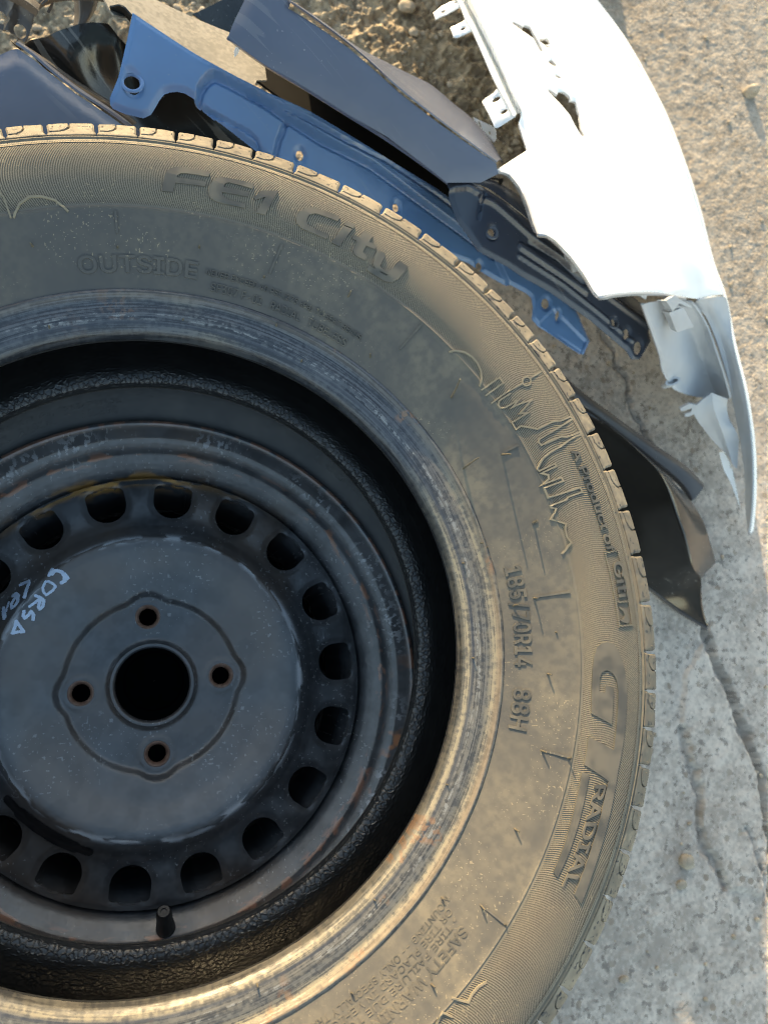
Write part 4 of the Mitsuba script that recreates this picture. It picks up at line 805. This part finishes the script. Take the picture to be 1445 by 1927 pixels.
# inside of the tail
put('white_fender__tail_wall', loft([[(0.5117, 0.3166, 0.151), (0.5381, 0.3271, 0.1375), (0.5627, 0.3335, 0.124), (0.5806, 0.2894, 0.1095), (0.6003, 0.2454, 0.0945), (0.6168, 0.2075, 0.0775), (0.6297, 0.1708, 0.0595), (0.6421, 0.1238, 0.0345), (0.6479, 0.1032, 0.0195)],
                                     [(0.5095, 0.3162, 0.149), (0.537, 0.3216, 0.133), (0.5604, 0.3122, 0.119), (0.5807, 0.2845, 0.104), (0.6007, 0.2417, 0.088), (0.6176, 0.207, 0.071), (0.6306, 0.1722, 0.054), (0.6429, 0.1263, 0.031), (0.6498, 0.1042, 0.017)],
                                     [(0.5124, 0.318, 0.142), (0.5367, 0.3179, 0.126), (0.5593, 0.3062, 0.111), (0.5808, 0.2829, 0.096), (0.6011, 0.2419, 0.08), (0.618, 0.2078, 0.064), (0.6325, 0.1739, 0.047), (0.6455, 0.1298, 0.025), (0.6526, 0.106, 0.013)],
                                     [(0.511, 0.3181, 0.139), (0.5368, 0.3151, 0.122), (0.5579, 0.3019, 0.107), (0.5807, 0.2721, 0.09), (0.6016, 0.2403, 0.074), (0.6186, 0.2071, 0.058), (0.6331, 0.1738, 0.042), (0.6471, 0.1324, 0.021), (0.655, 0.1077, 0.01)]], t=.002, n=80, sub=5), 'mat_grey_inside', smooth=50)
put('white_fender__tail_web', loft([[(0.4026, 0.2739, 0.212), (0.4391, 0.2645, 0.172), (0.4625, 0.2572, 0.146), (0.4828, 0.2502, 0.121), (0.509, 0.2402, 0.1)],
                                    [(0.4053, 0.2751, 0.212), (0.4427, 0.2661, 0.171), (0.4675, 0.2582, 0.144), (0.4885, 0.2512, 0.119), (0.5147, 0.24, 0.098)],
                                    [(0.4368, 0.2904, 0.19), (0.481, 0.2804, 0.142), (0.5111, 0.265, 0.112), (0.5355, 0.2518, 0.088), (0.5522, 0.2425, 0.076)],
                                    [(0.4798, 0.3095, 0.16), (0.5293, 0.2986, 0.112), (0.5586, 0.2772, 0.086), (0.5817, 0.2583, 0.068), (0.5945, 0.247, 0.06)],
                                    [(0.497, 0.3112, 0.152), (0.5348, 0.3, 0.122), (0.5553, 0.2776, 0.106), (0.576, 0.2576, 0.09), (0.5897, 0.2403, 0.078)],
                                    [(0.5005, 0.3103, 0.152), (0.5337, 0.2987, 0.129), (0.5519, 0.2759, 0.116), (0.5696, 0.2555, 0.102), (0.5816, 0.2378, 0.092)]], t=.002, n=50, sub=6), 'mat_grey_inside', smooth=50)
lc = [(0.5014, 0.2455, 0.11)][0]
loop = disc_hole(lc, .0095, ry=.0042, rot=.35, k=32)
put('white_fender__tail_loop', sheet(np.c_[np.asarray(loop.exterior.coords)[:-1], np.full(32, lc[2])], holes=[disc_hole(lc, .0068, ry=.0022, rot=.35, k=28)], t=.008, res=.0015), 'mat_grey_inside', smooth=50)
for pl in ([(0.4457, 0.2797, 0.188), (0.4696, 0.2913, 0.176), (0.4989, 0.285, 0.152), (0.4702, 0.2726, 0.162)], [(0.4288, 0.2806, 0.208), (0.4458, 0.292, 0.198), (0.4867, 0.2983, 0.168), (0.4861, 0.2965, 0.166), (0.4602, 0.2911, 0.182), (0.4476, 0.2799, 0.19)], [(0.3869, 0.2768, 0.225), (0.4073, 0.284, 0.213), (0.4085, 0.28, 0.208), (0.3976, 0.2785, 0.215)]):
    put('white_fender__clip', sheet(np.asarray(pl) + [0, 0, .004], t=.008, res=.002, smoothing=1e-3, edge=(.002, .001)), 'mat_grey_inside', smooth=50)
put('white_fender__tail_bracket', loft([[(0.5402, 0.2254, 0.084), (0.5497, 0.2189, 0.076), (0.5685, 0.2088, 0.064), (0.5916, 0.1966, 0.052), (0.6056, 0.1894, 0.046)],
                                       [(0.5483, 0.2336, 0.092), (0.5557, 0.2248, 0.084), (0.5723, 0.2126, 0.072), (0.5942, 0.1986, 0.056), (0.6092, 0.1858, 0.046)],
                                       [(0.5562, 0.2395, 0.098), (0.5625, 0.2267, 0.09), (0.5765, 0.2133, 0.078), (0.5971, 0.1976, 0.06), (0.6129, 0.1774, 0.046)],
                                       [(0.5791, 0.2348, 0.092), (0.5954, 0.2192, 0.072), (0.6036, 0.2111, 0.068), (0.617, 0.1991, 0.056), (0.6207, 0.172, 0.044)]], t=.002, n=40, sub=3, curve=False), 'mat_grey_inside', smooth=25)
put('white_fender__tail_clip', sheet([(0.5253, 0.2257, 0.085), (0.5339, 0.2297, 0.088), (0.5421, 0.2285, 0.089), (0.547, 0.2225, 0.083), (0.5398, 0.2191, 0.078), (0.5353, 0.2193, 0.077), (0.5342, 0.2213, 0.078), (0.54, 0.2231, 0.082), (0.5388, 0.2259, 0.086), (0.5291, 0.2233, 0.082)], t=.003, res=.0015, smoothing=1e-3), 'mat_grey_inside', smooth=40)
lowf = [(0.6029, 0.1907, 0.0408), (0.6068, 0.1926, 0.0432), (0.62, 0.1763, 0.036), (0.628, 0.1594, 0.03), (0.6359, 0.141, 0.024), (0.6397, 0.1309, 0.0192), (0.6352, 0.1395, 0.0192), (0.6232, 0.1601, 0.0264), (0.6126, 0.1733, 0.0324)]
put('white_fender__tail_flange', sheet(lowf, t=.002, res=.002, smoothing=1e-3, holes=[disc_hole([(0.6194, 0.1769, 0.028)][0], .0012, ry=.003)]), 'mat_white', smooth=50)
far = np.asarray([(0.3829, 0.6262, 0.1875), (0.333, 0.6075, 0.201), (0.3078, 0.5977, 0.208), (0.2803, 0.5856, 0.21), (0.2537, 0.5744, 0.212)])
side = np.linspace(1, 0, len(far))[:, None]
put('white_fender__added_far_end', loft([far, far + [0, .16, -.06] + side * [.10, 0, 0], far + [0, .30, -.18] + side * [.18, -.05, 0]], t=.002, n=30, sub=4), 'mat_white', smooth=50)  # unseen end, added to keep sunlight from under the fender
put('white_fender__inner_lip', loft(lip_in, t=.0015, n=40, sub=2), 'mat_grey_inside', smooth=50)
lip2 = [[(0.2895, 0.3081, 0.2505), (0.2973, 0.3084, 0.2505), (0.3042, 0.3036, 0.2515), (0.3147, 0.2895, 0.2545), (0.3238, 0.2723, 0.2575), (0.3288, 0.2593, 0.2595), (0.3318, 0.2543, 0.2605), (0.3462, 0.2599, 0.2545), (0.3859, 0.2752, 0.2325), (0.4241, 0.2889, 0.2085), (0.4472, 0.2957, 0.1935), (0.4823, 0.3079, 0.1685)],
        [(0.2931, 0.3123, 0.241), (0.301, 0.3122, 0.241), (0.3076, 0.3072, 0.242), (0.3183, 0.2929, 0.245), (0.3276, 0.2759, 0.248), (0.3332, 0.2628, 0.25), (0.3377, 0.2573, 0.251), (0.3523, 0.263, 0.245), (0.3924, 0.2782, 0.223), (0.4309, 0.2919, 0.199), (0.4541, 0.2986, 0.184), (0.4895, 0.3107, 0.159)]]
put('white_fender__inner_lip', loft(lip2, t=.0015, n=60, sub=2), 'mat_grey_inside', smooth=50)
put('white_fender__lip_clip', sheet([(0.3176, 0.3189, 0.215), (0.3265, 0.3206, 0.218), (0.3353, 0.3178, 0.212), (0.3442, 0.3135, 0.205), (0.3573, 0.3103, 0.2), (0.3478, 0.306, 0.198), (0.3364, 0.3171, 0.208), (0.3267, 0.3218, 0.214)], t=.0015, res=.003), 'mat_grey_inside', smooth=50)
put('white_fender__lip_clip', sheet(wlow, t=.0015, res=.003, holes=[Polygon(np.asarray([(0.2689, 0.3759, 0.212), (0.2795, 0.3775, 0.21), (0.2779, 0.3713, 0.207), (0.2727, 0.3724, 0.209)])[:, :2])]), 'mat_black_plastic', smooth=50)
# bolt flange along the far edge
strip = [[(0.25, 0.5506, 0.211), (0.2539, 0.5393, 0.2129), (0.2562, 0.5272, 0.215), (0.2613, 0.5125, 0.2176), (0.268, 0.4869, 0.2212), (0.2751, 0.459, 0.2253), (0.2812, 0.441, 0.2286), (0.286, 0.4236, 0.2318)],
         [(0.2528, 0.5536, 0.2106), (0.2561, 0.5446, 0.2122), (0.2594, 0.5327, 0.2142), (0.2642, 0.5177, 0.2168), (0.2716, 0.4923, 0.2204), (0.2794, 0.4638, 0.2246), (0.2837, 0.4448, 0.228), (0.2888, 0.4257, 0.2315)],
         [(0.257, 0.5614, 0.2035), (0.2603, 0.5527, 0.205), (0.2637, 0.5409, 0.207), (0.2691, 0.5259, 0.2096), (0.2767, 0.5001, 0.2132), (0.2846, 0.4712, 0.2174), (0.2889, 0.452, 0.2208), (0.2936, 0.4326, 0.2243)],
         [(0.2614, 0.5651, 0.2005), (0.2646, 0.5556, 0.2021), (0.2676, 0.5443, 0.204), (0.2736, 0.5293, 0.2066), (0.2812, 0.5033, 0.2102), (0.2886, 0.4742, 0.2144), (0.2926, 0.4561, 0.2176), (0.2968, 0.4357, 0.2221)],
         [(0.2598, 0.559, 0.2074), (0.263, 0.549, 0.2091), (0.2659, 0.5378, 0.211), (0.2718, 0.5229, 0.2136), (0.2792, 0.4973, 0.2172), (0.2865, 0.4684, 0.2214), (0.2905, 0.4504, 0.2246), (0.2947, 0.4316, 0.228)],
         [(0.2626, 0.5632, 0.2034), (0.2658, 0.5531, 0.2051), (0.2688, 0.5419, 0.207), (0.2747, 0.5269, 0.2096), (0.2822, 0.5011, 0.2132), (0.2896, 0.4721, 0.2174), (0.2936, 0.4539, 0.2206), (0.2969, 0.4346, 0.2249)],
         [(0.2578, 0.5502, 0.2177), (0.2612, 0.5392, 0.2196), (0.264, 0.5282, 0.2215), (0.2702, 0.5072, 0.2243), (0.2765, 0.4854, 0.2273), (0.2825, 0.4609, 0.2302), (0.2882, 0.4396, 0.2332), (0.2926, 0.4276, 0.2344)]]
put('white_fender__bolt_flange', loft(strip, t=.0012, n=60, sub=2, curve=False), 'mat_white', smooth=25)
TABS = [([(0.2316, 0.5344, 0.2062), (0.2327, 0.5273, 0.2074), (0.2553, 0.5401, 0.212), (0.253, 0.5483, 0.2106), (0.2458, 0.5459, 0.2082), (0.239, 0.5423, 0.206)], [((835,19,.256), .0024), ((857,3,.259), .0018)]),
        ([(0.2448, 0.5183, 0.2101), (0.2463, 0.5089, 0.2117), (0.2493, 0.5083, 0.2119), (0.2623, 0.5136, 0.217), (0.2584, 0.5274, 0.2146), (0.2549, 0.524, 0.2129), (0.246, 0.5204, 0.2098)], [((872.5,51,.259), .0024)]),
        ([(0.265, 0.4437, 0.219), (0.2733, 0.419, 0.2218), (0.2761, 0.4189, 0.2219), (0.2889, 0.4251, 0.2312), (0.2825, 0.4548, 0.2258), (0.2762, 0.4532, 0.2246), (0.2746, 0.451, 0.2232), (0.2683, 0.4475, 0.2193)], [((934.6,185,.255), .0034), ((949,209,.255), .0028)])]
for o_, hs in TABS:
    hol = []
    for (h_, r_) in hs:
        c = {(835,19,.256): [(0.2404, 0.5362, 0.2079)], (857,3,.259): [(0.2513, 0.5455, 0.2093)], (872.5,51,.259): [(0.2551, 0.5168, 0.2141)], (934.6,185,.255): [(0.2762, 0.4445, 0.2235)], (949,209,.255): [(0.2811, 0.4316, 0.2259)]}[h_][0]
        hol.append(disc_hole(c, r_, ry=r_ * .55, rot=.6))
    put('white_fender__bolt_tab', sheet(o_, holes=hol, t=.0015, res=.0022, edge=(.002, .0008)), 'mat_white', smooth=45)
tag('white_fender', 'large white fender arching over the dark panels, glaring in the sun', 'fender')

# ---------------------------------------------------------------- the glossy black pieces on the right
put('black_strip', loft([[(0.3959, 0.2737, 0.06), (0.4261, 0.2501, 0.055), (0.4581, 0.2313, 0.05), (0.5162, 0.1975, 0.042), (0.5598, 0.175, 0.035), (0.5841, 0.1553, 0.03)],
                         [(0.3933, 0.2656, 0.066), (0.4235, 0.2407, 0.062), (0.4555, 0.2215, 0.057), (0.5125, 0.1882, 0.048), (0.5549, 0.1654, 0.04), (0.5791, 0.15, 0.032)],
                         [(0.3956, 0.2595, 0.064), (0.4265, 0.2346, 0.06), (0.459, 0.2144, 0.054), (0.5154, 0.1798, 0.044), (0.5544, 0.1549, 0.036), (0.569, 0.1396, 0.03)],
                         [(0.403, 0.2625, 0.05), (0.4345, 0.237, 0.046), (0.4663, 0.2157, 0.042), (0.5209, 0.1812, 0.034), (0.5597, 0.1559, 0.026), (0.5735, 0.1399, 0.022)]], t=.002, n=50, sub=4), 'mat_bracket', smooth=50)
tag('black_strip', 'long dark trim strip lying on the concrete above the black glossy panel', 'trim strip')
crest = [(0.4268, 0.2329, 0.058), (0.438, 0.2185, 0.065), (0.4715, 0.1797, 0.082), (0.4902, 0.1457, 0.094), (0.5056, 0.1002, 0.091), (0.5265, 0.0611, 0.074), (0.5483, 0.0482, 0.056), (0.557, 0.0292, 0.04), (0.5798, 0.0001, 0.016)]
put('black_glossy_panel__face', loft([[(0.4027, 0.2492, 0.03), (0.4147, 0.2212, 0.026), (0.439, 0.1648, 0.018), (0.4622, 0.1188, 0.014), (0.4844, 0.078, 0.013), (0.5074, 0.051, 0.013), (0.5347, 0.03, 0.013), (0.5606, 0.0124, 0.014), (0.5801, -0.0005, 0.015)],
                                      [(0.4124, 0.2396, 0.048), (0.4253, 0.2174, 0.05), (0.4544, 0.1717, 0.054), (0.48, 0.1307, 0.056), (0.5004, 0.0886, 0.052), (0.522, 0.0533, 0.044), (0.5454, 0.0379, 0.034), (0.5608, 0.0198, 0.026), (0.58, -0.0002, 0.0155)],
                                      crest], t=.002, n=80, sub=14), 'mat_black', smooth=50)
put('black_glossy_panel__side_flange', loft([crest[1:7],
                                             [(0.4405, 0.2192, 0.063), (0.4802, 0.1792, 0.076), (0.505, 0.1451, 0.085), (0.5262, 0.105, 0.078), (0.546, 0.0679, 0.06), (0.5629, 0.0559, 0.044)],
                                             [(0.4435, 0.2196, 0.06), (0.4927, 0.1763, 0.066), (0.5369, 0.1377, 0.062), (0.5609, 0.1149, 0.052), (0.5832, 0.0856, 0.034), (0.5957, 0.0699, 0.022)]], t=.002, n=60, sub=8), 'mat_black', smooth=50)
put('black_glossy_panel__rolled_edge', loft([[(0.4949, 0.061, 0.014), (0.5184, 0.0431, 0.014), (0.5341, 0.0306, 0.014), (0.5513, 0.0185, 0.014), (0.5677, 0.0081, 0.0145), (0.5798, 0.0001, 0.016)], [(0.4972, 0.0591, 0.009), (0.5208, 0.0412, 0.009), (0.5366, 0.0285, 0.009), (0.5539, 0.0164, 0.009), (0.5702, 0.0065, 0.01), (0.5826, -0.0016, 0.012)]], t=.002, n=40, sub=2), 'mat_bracket', smooth=50)
tag('black_glossy_panel', 'glossy black pointed body panel on the concrete right of the tyre', 'panel')

# ---------------------------------------------------------------- panels at the upper left
nd = [(-0.1123, 0.357, 0.292), (-0.1004, 0.3647, 0.294), (-0.0914, 0.3703, 0.295), (-0.0871, 0.3732, 0.296), (-0.0841, 0.3748, 0.296), (-0.0822, 0.3753, 0.295), (-0.0738, 0.3725, 0.291), (-0.062, 0.3665, 0.285), (-0.0488, 0.3602, 0.279), (-0.0289, 0.3529, 0.272), (-0.0186, 0.3483, 0.268), (0.0033, 0.3359, 0.258), (-0.031, 0.3241, 0.26), (-0.0634, 0.3135, 0.264), (-0.118, 0.3026, 0.27)]
put('navy_door__face', sheet(nd, t=.0015, res=.005, smoothing=2e-3, edge=(.012, .006), dent=.0006), 'mat_navy', smooth=50)
put('navy_door__edge', loft([[(-0.0829, 0.3785, 0.291), (-0.0745, 0.3757, 0.287), (-0.0625, 0.3695, 0.281), (-0.0492, 0.3632, 0.275), (-0.0291, 0.3558, 0.268), (-0.0188, 0.3511, 0.264), (0.0033, 0.3386, 0.254)],
                             [(-0.0852, 0.396, 0.27), (-0.0767, 0.3929, 0.266), (-0.0641, 0.3867, 0.26), (-0.0502, 0.3803, 0.254), (-0.0294, 0.3742, 0.244), (-0.0186, 0.3705, 0.238), (0.0039, 0.3569, 0.228)]], t=.0015, n=50, sub=3), 'mat_navy', smooth=40)
tag('navy_door', 'glossy navy panel at the left edge behind the tyre, its rim pale with sky', 'panel')
bl = [(-0.0951, 0.4155, 0.245), (-0.0848, 0.4149, 0.246), (-0.0713, 0.4214, 0.247), (-0.0566, 0.4317, 0.247), (-0.0508, 0.4353, 0.247), (-0.0417, 0.4391, 0.246), (-0.032, 0.4422, 0.243), (-0.0251, 0.4382, 0.236), (-0.0125, 0.4399, 0.215), (0.0356, 0.4348, 0.19), (0.0883, 0.4134, 0.17), (0.0798, 0.4009, 0.165), (0.0069, 0.3895, 0.175), (-0.0223, 0.3938, 0.19), (-0.0392, 0.4008, 0.205), (-0.0566, 0.4046, 0.218), (-0.0767, 0.4105, 0.23), (-0.0894, 0.4144, 0.238)]
put('black_wing__face', sheet(bl, ctrl=[(-0.062, 0.4145, 0.236), (-0.0416, 0.4217, 0.226), (-0.0477, 0.4264, 0.24)], t=.0015, res=.004, smoothing=1e-6), 'mat_black', smooth=50)
put('black_wing__rolled_edge', loft([[(-0.0933, 0.4159, 0.244), (-0.0757, 0.408, 0.237), (-0.0559, 0.402, 0.225), (-0.0332, 0.4002, 0.21), (-0.0166, 0.3958, 0.198)], [(-0.0904, 0.4101, 0.252), (-0.073, 0.4029, 0.246), (-0.0535, 0.3976, 0.234), (-0.0312, 0.3964, 0.218), (-0.0148, 0.3917, 0.206)], [(-0.089, 0.4129, 0.249), (-0.0714, 0.4064, 0.243), (-0.0524, 0.4018, 0.231), (-0.0299, 0.4001, 0.215), (-0.0133, 0.3949, 0.203)]], t=.0015, n=50, sub=4), 'mat_bracket', smooth=50)
tag('black_wing', 'speckled black panel between the navy panel and the blue flange', 'panel')
bk = [(-0.1195, 0.492, 0.2), (-0.1014, 0.4956, 0.2), (-0.0862, 0.4851, 0.195), (-0.0905, 0.478, 0.19), (-0.0969, 0.4649, 0.185), (-0.1007, 0.4675, 0.185), (-0.1038, 0.4689, 0.187), (-0.1084, 0.4681, 0.188), (-0.1152, 0.4698, 0.19)]
put('hinge_bracket__plate', sheet(bk, holes=[disc_hole([(-0.1126, 0.4771, 0.191)][0], .0040), disc_hole([(-0.0998, 0.4719, 0.187)][0], .0044)], t=.002, res=.0025, grooves=[([(-0.1031, 0.4858, 0.19), (-0.1088, 0.4664, 0.19)], .006, -.003), ([(-0.1049, 0.4903, 0.2), (-0.0883, 0.4796, 0.195)], .005, -.003)], edge=(.0025, .001)), 'mat_bracket', smooth=45)
put('hinge_bracket__top_rib', loft([[(-0.1145, 0.483, 0.206), (-0.1001, 0.4795, 0.205), (-0.0867, 0.4755, 0.2)], [(-0.1094, 0.4812, 0.214), (-0.0951, 0.4778, 0.213), (-0.0843, 0.4753, 0.207)], [(-0.1053, 0.4911, 0.206), (-0.0915, 0.4884, 0.205), (-0.084, 0.4862, 0.2)]], t=.002, n=20, sub=4), 'mat_bracket', smooth=50)
tag('hinge_bracket', 'brown grey metal bracket with two round holes in the top left corner', 'bracket')
put('grey_post', loft([[(-0.0651, 0.5325, 0.16), (-0.065, 0.523, 0.155), (-0.0666, 0.515, 0.15)], [(-0.059, 0.5211, 0.175), (-0.0585, 0.512, 0.17), (-0.0604, 0.5037, 0.165)], [(-0.0485, 0.5232, 0.175), (-0.0504, 0.5145, 0.17), (-0.0556, 0.5051, 0.165)], [(-0.0453, 0.5374, 0.16), (-0.0481, 0.5297, 0.155), (-0.0546, 0.5203, 0.15)]], t=.002, n=24, sub=5), 'mat_bracket', smooth=50)
tag('grey_post', 'curved grey tan strut standing over the gravel behind the black panel', 'strut')
put('dark_beam', loft([[(-0.0877, 0.4888, 0.19), (-0.0765, 0.4984, 0.19), (-0.0612, 0.5033, 0.19), (-0.0416, 0.5062, 0.19), (-0.0276, 0.5031, 0.19)], [(-0.084, 0.4871, 0.2), (-0.0752, 0.4962, 0.2), (-0.0601, 0.5011, 0.2), (-0.0408, 0.5039, 0.2), (-0.0251, 0.5033, 0.2)], [(-0.0843, 0.5054, 0.19), (-0.073, 0.5152, 0.19), (-0.0615, 0.5195, 0.19), (-0.0418, 0.5225, 0.19), (-0.0234, 0.5223, 0.19)]], t=.002, n=24, sub=4), 'mat_bracket', smooth=50)
put('dark_beam__gusset', sheet([(-0.0868, 0.4908, 0.189), (-0.0777, 0.4991, 0.19), (-0.0793, 0.4986, 0.186), (-0.0833, 0.4935, 0.184)], t=.002, res=.002), 'mat_bracket', smooth=45)
tag('dark_beam', 'dark brown beam along the top edge between the bracket and the grey skin', 'beam')
put('olive_panel', sheet([(0.0312, 0.57, 0.12), (0.0494, 0.5834, 0.12), (0.0748, 0.6042, 0.12), (0.0837, 0.606, 0.12), (0.0767, 0.576, 0.11), (0.0647, 0.5656, 0.105)], t=.002, res=.005), 'mat_black', smooth=45)
tag('olive_panel', 'dark olive glossy corner of a panel above the grey skin', 'panel')
